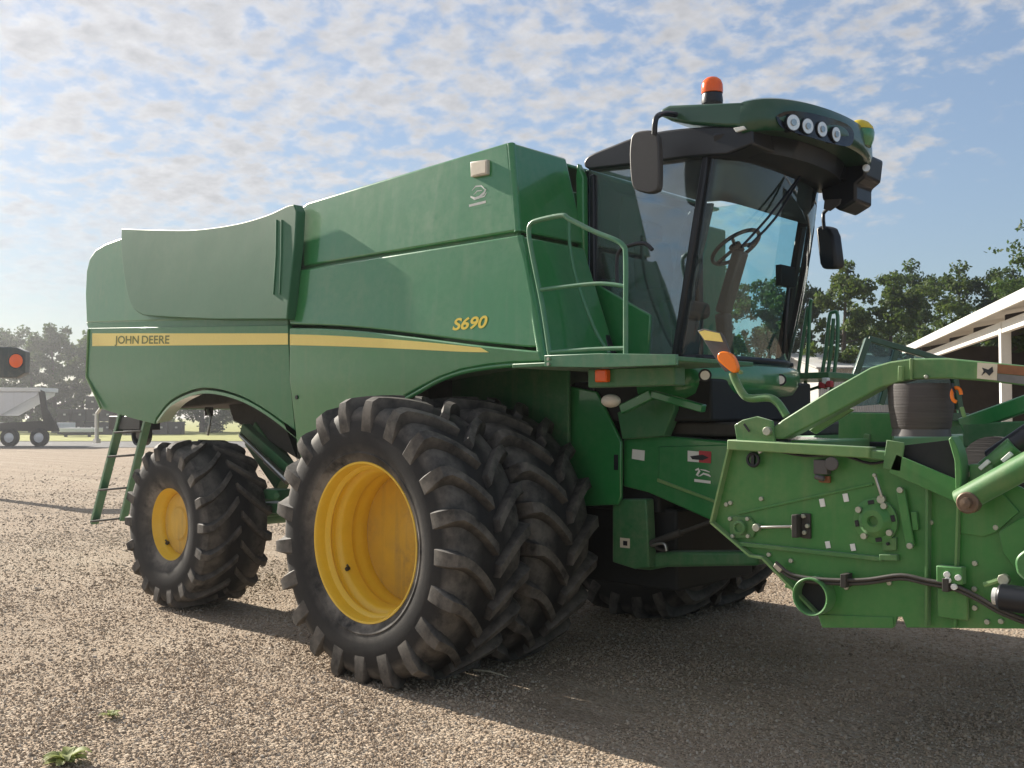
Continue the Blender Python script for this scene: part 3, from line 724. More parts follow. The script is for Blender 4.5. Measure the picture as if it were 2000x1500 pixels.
rail('handrail', [Pp(1057, 566), Pp(1110, 559), Pp(1165, 554), Pp(1200, 556), Pp(1222, 560)], 0.014, 4)
rail('handrail', [Pp(1075, 688), Pp(1150, 682), Pp(1222, 680)], 0.014, 3)
rail('handrail', [Pp(1112, 428, -1.2), Pp(1112, 470, -1.2), Pp(1124, 540, -1.2), Pp(1160, 640, -1.2), Pp(1190, 690, -1.2)], 0.013, 4)
rail('grab_rail', [Pp(1206, 562, -1.45), Pp(1205, 510, -1.45), Pp(1212, 488, -1.45), Pp(1235, 478, -1.45), Pp(1260, 476, -1.45), Pp(1274, 488, -1.45)], 0.013, 5, BLACK)
# rails on the far-side platform, seen past the windscreen
yf = 1.35
for pts in ([(1571, 770), (1578, 690), (1582, 600), (1586, 585)], [(1600, 760), (1612, 690), (1620, 620), (1627, 610), (1636, 617), (1634, 690), (1622, 770)], [(1612, 760), (1622, 690), (1628, 622)], [(1556, 750), (1570, 650), (1578, 600)]):
    rail('far_handrail', [at(a, b, y=yf) for a, b in pts], 0.016, 4)
rail('far_handrail', [at(1570, 765, y=yf), at(1610, 752, y=yf)], 0.013, 2)
box_o('far_platform', (1.35, 1.25, zp-0.05), (1.3, 0.9, 0.05), GREEN_DEEP, H)

# frame under the cab, shield behind the duals
plate_px('wheel_shield', [(1020, 735), (1165, 765), (1178, 790), (1213, 862), (1213, 972), (1206, 986), (1100, 990), (900, 990), (860, 800)], -0.79, 0.03, GREEN, H, bevel=0.01)
plate_px('shield_slot', [(1199, 888), (1207, 888), (1207, 918), (1199, 918)], -0.793, 0.004, BLACK, H, bevel=0)
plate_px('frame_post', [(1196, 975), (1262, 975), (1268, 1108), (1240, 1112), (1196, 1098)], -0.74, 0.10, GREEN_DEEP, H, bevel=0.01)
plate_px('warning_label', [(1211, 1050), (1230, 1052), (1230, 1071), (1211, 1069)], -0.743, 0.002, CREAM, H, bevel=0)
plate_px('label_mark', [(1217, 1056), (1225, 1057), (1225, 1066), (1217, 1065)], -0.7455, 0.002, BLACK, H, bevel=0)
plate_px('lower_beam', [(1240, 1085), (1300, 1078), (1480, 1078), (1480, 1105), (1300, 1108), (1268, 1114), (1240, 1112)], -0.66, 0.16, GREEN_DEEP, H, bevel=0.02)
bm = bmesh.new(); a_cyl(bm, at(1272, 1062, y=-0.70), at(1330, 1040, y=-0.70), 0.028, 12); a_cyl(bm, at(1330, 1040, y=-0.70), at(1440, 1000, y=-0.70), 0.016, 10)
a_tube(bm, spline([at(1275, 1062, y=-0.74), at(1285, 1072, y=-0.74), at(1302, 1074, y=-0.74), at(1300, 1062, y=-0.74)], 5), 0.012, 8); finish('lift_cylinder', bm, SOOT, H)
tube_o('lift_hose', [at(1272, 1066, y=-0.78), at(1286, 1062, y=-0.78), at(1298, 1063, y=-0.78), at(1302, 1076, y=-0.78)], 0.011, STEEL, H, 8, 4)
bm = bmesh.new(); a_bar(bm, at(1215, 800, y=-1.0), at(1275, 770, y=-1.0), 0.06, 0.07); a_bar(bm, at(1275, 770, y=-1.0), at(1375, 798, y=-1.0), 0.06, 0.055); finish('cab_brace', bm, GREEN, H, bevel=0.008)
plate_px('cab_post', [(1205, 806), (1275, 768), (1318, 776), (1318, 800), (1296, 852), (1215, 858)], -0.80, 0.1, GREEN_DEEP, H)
bm = bmesh.new(); a_box(bm, (1.25, 0, 1.98), (1.25, 1.5, 0.30)); finish('cab_floor_frame', bm, DARK, H, bevel=0.02)
bm = bmesh.new(); a_box(bm, (1.0, 0, 1.60), (0.7, 1.24, 0.9)); finish('front_bulkhead', bm, DARK, H, bevel=0.02)
bm = bmesh.new(); a_box(bm, (1.0, 0, 0.88), (0.9, 1.1, 0.60)); finish('stone_trap', bm, DARK, H, bevel=0.02)

# feeder house
fy = -0.72
bm = bmesh.new(); a_prism(bm, [at(a, b, y=fy) for a, b in [(1216, 858), (1288, 850), (1420, 862), (1560, 868), (1560, 1085), (1400, 1022), (1265, 962), (1216, 950)]], (0, 1.44, 0))
fh = finish('feeder_house', bm, GREEN, H, bevel=0.014, seg=3)
plate_px('feeder_panel', [(1286, 872), (1286, 938), (1406, 984), (1425, 900), (1425, 868)], fy-0.012, 0.02, GREEN, fh, bevel=0.008)
plate_px('feeder_rib', [(1283, 934), (1405, 980), (1405, 986), (1283, 941)], fy-0.022, 0.03, GREEN_LIGHT, fh, bevel=0.004)
def decal(name, px, y, mat, parent): return plate_px(name, px, y, 0.003, mat, parent, bevel=0)
decal('white_label', [(1235, 877), (1259, 880), (1258, 900), (1234, 896)], fy-0.004, WHITE, fh)
decal('white_label', [(1343, 880), (1365, 882), (1365, 903), (1343, 901)], fy-0.016, WHITE, fh)
decal('red_label', [(1365, 880), (1389, 882), (1388, 905), (1365, 903)], fy-0.016, RED, fh)
decal('label_mark', [(1348, 891), (1372, 888), (1384, 894), (1372, 899), (1352, 897)], fy-0.019, BLACK, fh)
stroke_logo('logo_decal', [([(1358, 918), (1364, 916), (1366, 920), (1361, 928), (1365, 930)], 0.009), ([(1368, 917), (1378, 919), (1386, 922)], 0.005), ([(1366, 930), (1374, 925), (1384, 928), (1388, 931)], 0.007), ([(1356, 938), (1388, 942)], 0.010)], fy-0.014, WHITE, fh)
bm = bmesh.new(); a_box(bm, (1.75, 0, 1.775), (0.9, 1.3, 0.10)); finish('feeder_top', bm, SOOT, fh, bevel=0.02)

# ------------------------------------------------------------------ cab
HW = 0.75; ZB, ZT = 2.27, 3.72
def ws_pt(u, v, off=0.0):
    """point of the wrapped windscreen: u -1..1 across, v 0..1 up"""
    a = u*pi/2; xp = 1.585+(1.87-1.585)*v; b_ = 0.25-0.01*v + 0.05*sin(pi*v)
    x = xp + (b_+off)*max(0.0, cos(a))**0.75; y = (HW+off)*sin(a)
    return Vector((x, y, ZB+(ZT-ZB)*v))
def ws_sheet(name, v0, v1, off, mat, parent, nu=28, nv=10, th=0.006, u0=-0.985, u1=0.985, edge=None):
    bm = bmesh.new(); g = []
    for j in range(nv+1):
        row = []
        for i in range(nu+1):
            u = u0+(u1-u0)*i/nu; va = v0
            if edge: va = v0+edge(u)
            row.append(bm.verts.new(ws_pt(u, va+(v1-va)*j/nv, off)))
        g.append(row)
    for j in range(nv):
        for i in range(nu): bm.faces.new((g[j][i], g[j][i+1], g[j+1][i+1], g[j+1][i]))
    o = finish(name, bm, mat, parent, smooth=60)
    if th: md = o.modifiers.new('solid', 'SOLIDIFY'); md.thickness = th
    return o
cabf = None
bm = bmesh.new()
for s in (-1, 1):
    a_bar(bm, (1.585, s*HW, ZB-0.02), (1.87, s*HW, ZT+0.02), 0.05, 0.085, up=Vector((0, 1, 0)))
    a_bar(bm, (0.84, s*(HW-0.02), ZB-0.25), (0.84, s*(HW-0.02), ZT), 0.05, 0.09, up=Vector((0, 1, 0)))
    a_box(bm, (1.22, s*HW, ZB), (0.76, 0.05, 0.06))
a_box(bm, (0.84, 0, ZB), (0.06, 1.4, 0.06)); a_box(bm, (0.84, 0, ZT-0.05), (0.06, 1.4, 0.08)); a_box(bm, (0.845, 0, ZB+0.25), (0.03, 1.4, 0.5))
cabf = finish('cab_frame', bm, BLACK, H, bevel=0.012)
ws_sheet('windscreen', 0.0, 1.0, 0.0, GLASS, H, th=0)
ws_sheet('windscreen_seal', -0.01, 0.022, 0.008, BLACK, H, nv=1, th=0.02)
yg = -HW
plate_px('side_window', [(1150, 330), (1385, 300), (1322, 690), (1268, 692), (1270, 615), (1150, 545)], yg, 0.006, GLASS_SIDE, H, bevel=0)
bm = bmesh.new(); a_prism(bm, [(0.86, HW, ZB+0.05), (1.55, HW, ZB+0.05), (1.82, HW, ZT-0.05), (0.86, HW, ZT-0.05)], (0, 0.006, 0)); finish('far_side_window', bm, GLASS, H)
bm = bmesh.new(); a_prism(bm, [(0.83, -0.68, ZB+0.5), (0.83, 0.68, ZB+0.5), (0.83, 0.68, ZT-0.1), (0.83, -0.68, ZT-0.1)], (0.006, 0, 0)); finish('rear_sky_reflection', bm, plain('sky_reflection_grey', (0.17, 0.19, 0.215), 0.7, var=0.08, scale=6), H)  # grey sheet added to stand for the sky's reflection in the side glass
plate_px('dark_corner_sheet', [(1146, 332), (1162, 336), (1214, 384), (1204, 480), (1199, 545), (1146, 545)], yg+0.03, 0.02, BLACKG, H, bevel=0.004)  # dark glossy sheet just inside the window's rear corner
plate_px('lower_side_panel_cab', [(1148, 545), (1270, 615), (1266, 694), (1205, 694), (1175, 640), (1148, 580)], yg-0.02, 0.05, GREEN, H, bevel=0.01).name = 'cab_side_panel'
bm = bmesh.new(); a_bar(bm, at(1140, 540, y=-0.86), at(1195, 694, y=-0.86), 0.05, 0.07, up=Vector((0, 1, 0))); finish('intake_duct', bm, BLACK, H, bevel=0.01)
bm = bmesh.new(); a_bar(bm, at(1122, 560, y=-0.95), at(1172, 690, y=-0.95), 0.03, 0.03, up=Vector((0, 1, 0))); finish('stay_bar', bm, GREEN_RAIL, H, bevel=0.006)
plate_px('tank_front_edge', [(1127, 318), (1139, 345), (1140, 520), (1128, 520), (1124, 345)], -0.84, 0.06, GREEN, H, bevel=0.01)

# cab base: rounded green nose
bm = bmesh.new(); rows = []
for z, e in ((1.99, -0.03), (2.03, 0.03), (2.10, 0.055), (2.19, 0.05), (2.235, 0.03), (2.255, -0.02)):
    row = []
    for i in range(41):
        a = -pi/2 + pi*i/40; row.append(bm.verts.new((1.585+(0.30+e)*max(0, cos(a))**0.8, (0.79+e)*sin(a), z)))
    row.insert(0, bm.verts.new((1.30, -(0.79+e), z))); row.append(bm.verts.new((1.30, 0.79+e, z))); rows.append(row)
for r0, r1 in zip(rows, rows[1:]):
    for i in range(len(r0)-1): bm.faces.new((r0[i], r0[i+1], r1[i+1], r1[i]))
bm.faces.new(rows[-1]); bm.faces.new(rows[0][::-1])
finish('cab_nose', bm, GREEN, H, smooth=40)
for px_, py_ in ((1377, 733), (1524, 742)):
    r = ray(px_, py_)
    p = at(px_, py_, y=-0.86) if px_ < 1450 else at(px_, py_, x=1.93)
    bm = bmesh.new(); q = p + (CAM-p).normalized()*0.02
    a_cyl(bm, p-(CAM-p).normalized()*0.06, q, 0.045, 18); l = finish('nose_lamp', bm, BLACK, H)
    bm = bmesh.new(); a_cyl(bm, q, q+(CAM-p).normalized()*0.006, 0.032, 18); finish('lamp_lens', bm, LENS, l)

# cab interior
box_o('cab_floor', (1.30, 0, ZB+0.01), (0.9, 1.4, 0.03), DARK, H)
sb = bmesh.new(); a_box(sb, (1.02, 0.02, 2.72), (0.48, 0.50, 0.14)); seat = finish('seat', sb, SEATM, H, bevel=0.05, seg=3)
bm = bmesh.new(); a_box(bm, (0.86, 0.02, 3.03), (0.14, 0.48, 0.58), Matrix.Rotation(radians(-8), 3, 'Y')); finish('seat_backrest', bm, SEATM, seat, bevel=0.06, seg=3)
bm = bmesh.new(); a_box(bm, (0.83, 0.02, 3.38), (0.10, 0.26, 0.16)); finish('headrest', bm, SEATM, seat, bevel=0.04, seg=3)
bm = bmesh.new(); a_box(bm, (1.02, 0.02, 2.46), (0.36, 0.36, 0.40)); finish('seat_base', bm, BLACK, seat, bevel=0.03)
bm = bmesh.new(); a_box(bm, (1.12, -0.36, 2.80), (0.60, 0.16, 0.10)); a_box(bm, (1.05, -0.36, 2.52), (0.40, 0.16, 0.46)); finish('armrest_console', bm, GREYP, seat, bevel=0.03)
bm = bmesh.new(); a_box(bm, (1.02, -0.55, 2.48), (0.46, 0.20, 0.46)); finish('side_console', bm, SOOT, H, bevel=0.03)
cb = at(1412, 612, y=0.0); ct = at(1447, 490, y=0.0)
bm = bmesh.new(); a_bar(bm, Vector((1.55, 0, ZB)), cb, 0.10, 0.10, up=Vector((0, 1, 0))); a_bar(bm, cb, ct, 0.09, 0.12, up=Vector((0, 1, 0))); colm = finish('steering_column', bm, GREYP, H, bevel=0.02)
bm = bmesh.new(); wc = at(1437, 483, y=0.0); nrm = Vector((-0.55, 0, 0.83)).normalized(); ux = nrm.cross(Vector((0, 1, 0))).normalized(); uy = nrm.cross(ux)
ring = [wc+(ux*cos(2*pi*k/28)+uy*sin(2*pi*k/28))*0.20 for k in range(29)]; a_tube(bm, ring, 0.016, 8, cap=False)
for k in (0, 9, 19): a_cyl(bm, wc, ring[k], 0.014, 8)
a_cyl(bm, wc-nrm*0.05, wc+nrm*0.02, 0.05, 12); finish('steering_wheel', bm, BLACK, colm, smooth=50)
bm = bmesh.new(); p = at(1530, 540, y=0.25); a_box(bm, at(1534, 540, y=0.2), (0.05, 0.22, 0.16)); a_cyl(bm, at(1540, 560, y=0.2), at(1530, 690, y=0.2), 0.015, 8); finish('monitor', bm, BLACK, H, bevel=0.01)
plate_px('inner_trim', curve_px([(1392, 396), (1360, 400), (1338, 425), (1325, 470), (1312, 560), (1304, 640)], 4) + [(1330, 645), (1352, 560), (1376, 470)], -0.66, 0.03, GREYP, H, bevel=0.01)
ws_sheet('sun_blind', 0.77, 0.99, -0.05, plain('sun_blind', (0.055, 0.062, 0.056), 0.28, var=0.3, scale=8), H, nv=4, th=0.004, edge=lambda u: -0.03*cos(u*pi/2)**2+0.0)
for dy in (0.0, 0.05):
    tube_o('wiper', [at(1562, 345+dy*30, x=2.17), at(1500+dy*300, 425, x=2.12), at(1448+dy*260, 482, x=2.06)], 0.009, BLACK, H, 6, 3)

# roof, brow and lamps
ry_ = -0.82
rp = curve_px([(1139, 318), (1150, 303), (1195, 284), (1240, 267), (1300, 254), (1380, 247), (1470, 246)], 3) + [(1470, 282), (1420, 302), (1385, 304), (1330, 309), (1230, 322), (1150, 331), (1141, 326)]
bm = bmesh.new(); a_prism(bm, [at(a, b, y=ry_) for a, b in rp], (0, 1.64, 0)); finish('roof', bm, BLACK, H, bevel=0.05, seg=3)
bm = bmesh.new(); rows = []
for z, e in ((3.66, -0.10), (3.68, 0.0), (3.80, 0.03), (3.86, 0.0)):
    rows.append([bm.verts.new((1.95+(0.36+e)*max(0, cos(a))**0.8, (0.80+e)*sin(a), z)) for a in [-pi/2+pi*i/36 for i in range(37)]])
for r0, r1 in zip(rows, rows[1:]):
    for i in range(36): bm.faces.new((r0[i], r0[i+1], r1[i+1], r1[i]))
bm.faces.new(rows[-1]); bm.faces.new(rows[0][::-1]); finish('roof_header', bm, BLACK, H, smooth=40)
BX, BB, BA = 2.17, 0.37, 0.84
def brow_pt(a, e, z): return Vector((BX+(BB+e)*max(0, cos(a))**0.8, (BA+e)*sin(a), z))
bm = bmesh.new(); rows = []
for e, z in ((-0.30, 3.80), (-0.02, 3.775), (0.0, 3.79), (0.015, 3.84), (0.012, 3.93), (-0.01, 3.985), (-0.05, 4.005), (-0.30, 4.02)):
    rows.append([bm.verts.new(brow_pt(-pi/2+pi*i/40, e, z + 0.012*cos(-pi/2+pi*i/40))) for i in range(41)])
for r0, r1 in zip(rows, rows[1:]):
    for i in range(40): bm.faces.new((r0[i], r0[i+1], r1[i+1], r1[i]))
finish('brow', bm, GREEN_DARK, H, smooth=40)
def brow_hit(px, py, e=0.015):
    r = ray(px, py); best = None
    for k in range(4000):
        t = 6.0 + k*0.001; p = CAM + r*t
        if abs(p.y) < BA+e:
            c_ = sqrt(max(0, 1-(p.y/(BA+e))**2)); xs = BX+(BB+e)*c_**0.8
            if p.x <= xs: return p
    return at(px, py, x=2.4)
pan = curve_px([(1515, 228), (1530, 219), (1560, 217), (1610, 227), (1655, 243), (1668, 262), (1660, 285), (1625, 280), (1570, 264), (1528, 250), (1515, 228)], 3)[:-1]
bm = bmesh.new(); f1 = [brow_hit(a, b, 0.022) for a, b in pan]; cen = sum(f1, Vector())/len(f1)
vc = bm.verts.new(brow_hit(1592, 250, 0.022)); vv = [bm.verts.new(p) for p in f1]
for i in range(len(vv)): bm.faces.new((vc, vv[i], vv[(i+1) % len(vv)]))
lp = finish('lamp_recess', bm, BLACKG, H, smooth=60)
for i, (a, b, r) in enumerate(((1547, 240, 0.052), (1575, 247, 0.050), (1603, 253, 0.050), (1630, 263, 0.050))):
    p = brow_hit(a, b, 0.02); nn = Vector((p.x-BX+0.05, p.y*0.22, -0.02)).normalized()
    bm = bmesh.new(); a_cyl(bm, p-nn*0.05, p+nn*0.012, r*1.12, 20); l = finish('work_lamp', bm, BLACK, H)
    bm = bmesh.new(); q = p+nn*0.0125; a_cyl(bm, q, q+nn*0.003, r, 20); finish('lamp_lens', bm, LENS, l)
    bm = bmesh.new(); a_cyl(bm, q+nn*0.004, q+nn*0.010, r*0.45, 12); finish('lamp_bulb', bm, LENSR, l)
plate_px('brow_wing', [(1284, 224), (1292, 212), (1306, 205), (1454, 199), (1455, 246), (1420, 247), (1350, 243), (1310, 236)], -0.84, 0.30, GREEN_DARK, H, bevel=0.02, seg=3)
bm = bmesh.new(); a_prism(bm, [p+Vector((0, 1.36, 0)) for p in [at(a, b, y=-0.84) for a, b in [(1284, 224), (1306, 205), (1454, 199), (1455, 246), (1350, 243)]]], (0, 0.30, 0)); finish('brow_wing', bm, GREEN_DARK, H, bevel=0.02)
plate_px('brow_trim', [(1432, 250), (1452, 246), (1456, 252), (1437, 258)], -0.86, 0.02, WHITE, H, bevel=0.002)
# beacon
bp = at(1391, 198, y=-0.55)
bm = bmesh.new(); a_lathe(bm, [(-0.02, 0.0), (-0.02, 0.075), (0.0, 0.078), (0.05, 0.072), (0.055, 0.0)], bp, 24, 'Z'); bc = finish('beacon', bm, BLACK, H)
bm = bmesh.new(); a_lathe(bm, [(0.056, 0.0), (0.056, 0.076), (0.075, 0.078), (0.12, 0.076), (0.148, 0.066), (0.168, 0.044), (0.175, 0.0)], bp, 24, 'Z'); finish('beacon_dome', bm, ORANGE, bc, smooth=60)
# satellite receiver
gp = at(1678, 262, y=0.36)
bm = bmesh.new(); a_lathe(bm, [(-0.10, 0.0), (-0.10, 0.085), (-0.05, 0.105), (0.0, 0.11), (0.02, 0.105), (0.02, 0.0)], gp, 24, 'Z'); rc = finish('satellite_receiver', bm, GREEN, H)
bm = bmesh.new(); a_lathe(bm, [(0.022, 0.0), (0.022, 0.105), (0.045, 0.098), (0.08, 0.07), (0.10, 0.035), (0.105, 0.0)], gp, 24, 'Z'); finish('receiver_dome', bm, plain('receiver_yellow', (0.62, 0.47, 0.02), 0.4), rc, smooth=60)
# far end of the brow: hanging lamp cluster
bm = bmesh.new(); a_prism(bm, [at(a, b, y=0.62) for a, b in [(1597, 320), (1640, 290), (1695, 300), (1690, 345), (1672, 360), (1672, 392), (1640, 412), (1605, 390)]], (0, 0.30, 0)); cl = finish('lamp_cluster', bm, BLACK, H, bevel=0.02)
for a, b in ((1687, 313), (1692, 330), (1676, 290)):
    p = at(a, b, y=0.60); bm = bmesh.new(); nn = (CAM-p).normalized(); nn.z = 0; a_cyl(bm, p, p+nn*0.04, 0.028, 14); finish('cluster_lamp', bm, LENS, cl)
plate_px('bracket_plate', [(1610, 390), (1642, 388), (1640, 398), (1620, 412), (1608, 408)], 0.60, 0.02, GREYP, H, bevel=0.004)
# mirrors
ym = -1.12
tube_o('mirror_arm', [at(1320, 224, y=-0.86), at(1296, 222, y=-1.0), at(1281, 232, y=ym), at(1278, 262, y=ym)], 0.020, BLACK, H, 10, 5)
bm = bmesh.new()
mo = curve_px([(1232, 268), (1240, 258), (1262, 254), (1274, 256), (1283, 266), (1286, 300), (1286, 362), (1278, 374), (1262, 377), (1240, 370), (1232, 352), (1229, 300), (1232, 268)], 3)[:-1]
a_prism(bm, [at(a, b, y=ym) for a, b in mo], (0.0, 0.06, 0)); mr_ = finish('mirror', bm, plain('mirror_back', (0.05, 0.047, 0.046), 0.5), H, bevel=0.025, seg=3)
yq2 = 1.15
tube_o('mirror_arm', [at(1640, 392, y=0.9), at(1612, 412, y=yq2), at(1608, 425, y=yq2), at(1610, 448, y=yq2)], 0.016, BLACK, H, 8, 4)
bm = bmesh.new(); a_prism(bm, [at(a, b, y=yq2) for a, b in [(1592, 446), (1600, 440), (1618, 444), (1625, 460), (1632, 515), (1628, 525), (1606, 526), (1600, 515)]], (0.05, 0.08, 0)); finish('mirror', bm, BLACK, H, bevel=0.02)

# ------------------------------------------------------------------ header on the front of the machine
yh = -1.90
D = empty('crop_header', (3.4, 0, 0.8))
tag(D, 'green metal crop header with bolted end plate carried on the feeder house of the combine', 'header')
D_KIDS_START = set(bpy.data.objects)
HP = None
end = [(1428, 868), (1745, 884), (1870, 900), (1960, 935), (2090, 1000), (2090, 1229), (1770, 1226), (1762, 1205), (1752, 1205), (1745, 1226), (1605, 1224), (1598, 1200), (1492, 1088), (1468, 1084), (1392, 1020)]
plate_px('end_plate', end, yh, 0.025, GREEN_HEAD, HP, bevel=0.004)
bm = bmesh.new()
fl = [(1430, 862), (1392, 1020), (1468, 1085), (1492, 1089), (1598, 1198)]
for (a, b), (c_, d) in zip(fl, fl[1:]): a_bar(bm, at(a, b, y=yh-0.02), at(c_, d, y=yh-0.02), 0.012, 0.05, up=Vector((0, 1, 0)))
finish('edge_flange', bm, GREEN_LIGHT, HP)
# top rail
bm = bmesh.new(); a_bar(bm, at(1428, 868, y=yh-0.035), at(1705, 884, y=yh-0.035), 0.09, 0.055); finish('top_rail', bm, GREEN_LIGHT, HP, bevel=0.006)
bm = bmesh.new(); a_bar(bm, at(1700, 887, y=yh-0.03), at(1760, 892, y=yh-0.03), 0.07, 0.045); finish('top_rail', bm, GREEN_ARM, HP, bevel=0.006)
# creases and stiffeners
def bar_px(name, p, q, w, t, mat, y=yh, up=(0, 1, 0), bevel=0.003):
    bm = bmesh.new(); a_bar(bm, at(*p, y=y), at(*q, y=y), w, t, up=Vector(up)); return finish(name, bm, mat, HP, bevel=bevel)
bar_px('crease_rib', (1442, 1003), (1705, 945), 0.012, 0.012, GREEN_HEAD, yh-0.004)
bar_px('crease_rib', (1446, 1062), (1725, 1092), 0.022, 0.03, GREEN_ARM, yh-0.012)
bar_px('crease_rib', (1720, 1088), (1755, 1089), 0.030, 0.035, GREEN_ARM, yh-0.014)
bar_px('vertical_flange', (1814, 938), (1812, 1222), 0.014, 0.05, GREEN_ARM, yh-0.02)
bar_px('vertical_flange', (1873, 985), (1868, 1135), 0.012, 0.04, GREEN_LIGHT, yh-0.02)
bar_px('vertical_flange', (1868, 1140), (1866, 1224), 0.012, 0.02, GREEN_HEAD, yh-0.012)
plate_px('skirt_plate', [(1597, 1200), (1744, 1206), (1744, 1227), (1606, 1226)], yh-0.008, 0.008, GREEN_HEAD, HP, bevel=0.002)
# second, front half of the end plate: overlapping sheets
plate_px('front_sheet', [(1872, 905), (1955, 960), (1990, 1000), (1945, 1040), (1920, 1048), (1876, 1042)], yh-0.012, 0.01, GREEN_HEAD, HP, bevel=0.003)
plate_px('front_sheet', curve_px([(1950, 1040), (1975, 1022), (2010, 1005), (2090, 990)], 4)+[(2090, 1120), (1985, 1115), (1958, 1080)], yh-0.03, 0.02, GREEN_HEAD, HP, bevel=0.006)
plate_px('front_sheet', curve_px([(1985, 1120), (1982, 1095), (1995, 1078), (2020, 1068), (2090, 1062)], 4)+[(2090, 1140), (2010, 1142)], yh-0.10, 0.08, GREEN_ARM, HP, bevel=0.02)
def bolt(px, py, r=0.013, y=yh, mat=ZINC, h=0.014):
    p = at(px, py, y=y); return cyl_o('bolt', p+Vector((0, 0.004, 0)), p-Vector((0, h, 0)), r, mat, HP, 8, bevel=0.002)
for a, b in ((1428, 982), (1488, 974), (1503, 1083), (1420, 985), (1654, 1147), (1738, 1138), (1905, 1100), (1904, 1150), (1929, 1214), (1956, 1213), (1946, 1030), (1895, 926), (1905, 1187), (1819, 1020), (1546, 1095)): bolt(a, b)
for a, b, w, h in ((1606, 982, 0.028, 0.042), (1652, 972, 0.028, 0.042), (1617, 1064, 0.026, 0.036), (1666, 1069, 0.026, 0.036)):
    p = at(a, b, y=yh-0.004); box_o('white_tag', p, (w, 0.004, h), WHITE, HP, 0.001, Matrix.Rotation(radians(-12), 3, 'Y'))
# bearing plate with tension rod
plate_px('bearing_plate', [(1424, 1008), (1465, 1010), (1478, 1030), (1470, 1050), (1426, 1052)], yh-0.016, 0.014, GREEN_ARM, HP, bevel=0.003)
for a, b in ((1427, 1013), (1461, 1013), (1432, 1047), (1462, 1047)): bolt(a, b, 0.012, yh-0.017)
bm = bmesh.new(); c = at(1446, 1030, y=yh-0.02); a_lathe(bm, [(0.0, 0.040), (-0.020, 0.038), (-0.022, 0.026), (-0.008, 0.022), (-0.008, 0.0)], c, 20); finish('bearing', bm, GREEN_ARM, HP)
bar_px('tension_rod', (1480, 1030), (1556, 1028), 0.016, 0.016, STEEL, yh-0.035, bevel=0.006)
for a, r in ((1481, 0.022), (1556, 0.02)): bolt(a, 1030, r, yh-0.02, ZINC, 0.03)
bm = bmesh.new(); p = at(1556, 1027, y=yh-0.04); a_box(bm, p, (0.03, 0.06, 0.12)); a_box(bm, p+Vector((0.04, 0.03, 0)), (0.05, 0.02, 0.13)); finish('rod_bracket', bm, SOOT, HP, bevel=0.004)
for a, b in ((1570, 1008), (1572, 1040), (1578, 1027)): bolt(a, b, 0.012, yh-0.02)
# slip clutch hub
c = at(1711, 1017, y=yh-0.01)
bm = bmesh.new(); a_lathe(bm, [(0.01, 0.112), (-0.012, 0.112), (-0.014, 0.105), (-0.014, 0.085), (-0.03, 0.070), (-0.045, 0.055), (-0.045, 0.028), (-0.02, 0.022), (-0.02, 0.0)], c, 40); hub = finish('clutch_hub', bm, GREEN_HEAD, HP, smooth=30)
for k in range(8):
    a = 2*pi*k/8+0.2; p = c+Vector((cos(a)*0.094, -0.016, sin(a)*0.094))
    if k % 2: cyl_o('hub_bolt', p, p-Vector((0, 0.018, 0)), 0.016, ZINC, hub, 8)
    else: box_o('hub_slot', p, (0.032, 0.005, 0.020), BLACK, hub, 0.002, Matrix.Rotation(-a-pi/2, 3, 'Y'))
plate_px('hub_foot', [(1722, 1052), (1750, 1050), (1750, 1075), (1724, 1076)], yh-0.02, 0.02, GREEN_ARM, HP, bevel=0.003)
bolt(1735, 1062, 0.008, yh-0.022, BLACK)
bar_px('hub_stay', (1708, 925), (1723, 972), 0.014, 0.014, STEEL, yh-0.03, bevel=0.004); bolt(1723, 975, 0.022, yh-0.015, ZINC, 0.02); bolt(1709, 928, 0.010, yh-0.03)
bar_px('slot_bar', (1759, 955), (1778, 1066), 0.045, 0.018, GREEN_HEAD, yh-0.022, bevel=0.006); bolt(1759, 957, 0.016, yh-0.03); bolt(1778, 1066, 0.016, yh-0.03)
plate_px('bar_pad', [(1778, 1000), (1790, 1000), (1794, 1035), (1782, 1036)], yh-0.02, 0.02, GREEN_HEAD, HP, bevel=0.003)
# coupler block and ring on the upper field
bm = bmesh.new(); p = at(1606, 912, y=yh-0.03); a_box(bm, p, (0.075, 0.05, 0.075)); a_cyl(bm, p+Vector((0.07, -0.03, 0.02)), p+Vector((0.07, -0.045, 0.02)), 0.036, 14); a_cyl(bm, p+Vector((-0.03, -0.02, -0.05)), p+Vector((0.02, -0.02, -0.06)), 0.015, 8); finish('coupler_block', bm, GREYP, HP, bevel=0.004)
box_o('coupler_tag', at(1611, 936, y=yh-0.02), (0.06, 0.02, 0.035), BROWNL, HP, 0.003)
bm = bmesh.new(); c = at(1471, 898, y=yh-0.03); a_tube(bm, [c+Vector((cos(2*pi*k/20)*0.034, 0, sin(2*pi*k/20)*0.034)) for k in range(21)], 0.009, 8, cap=False); a_box(bm, c, (0.02, 0.02, 0.05)); finish('lift_ring', bm, BLACK, HP)
bar_px('ring_link', (1482, 884), (1506, 868), 0.02, 0.02, STEEL, yh-0.06)
tube_o('control_cable', [at(1500, 876, y=yh-0.07), at(1570, 890, y=yh-0.05), at(1640, 888, y=yh-0.05), at(1700, 905, y=yh-0.04), at(1745, 896, y=yh-0.04)], 0.008, BLACK, HP, 6, 4)
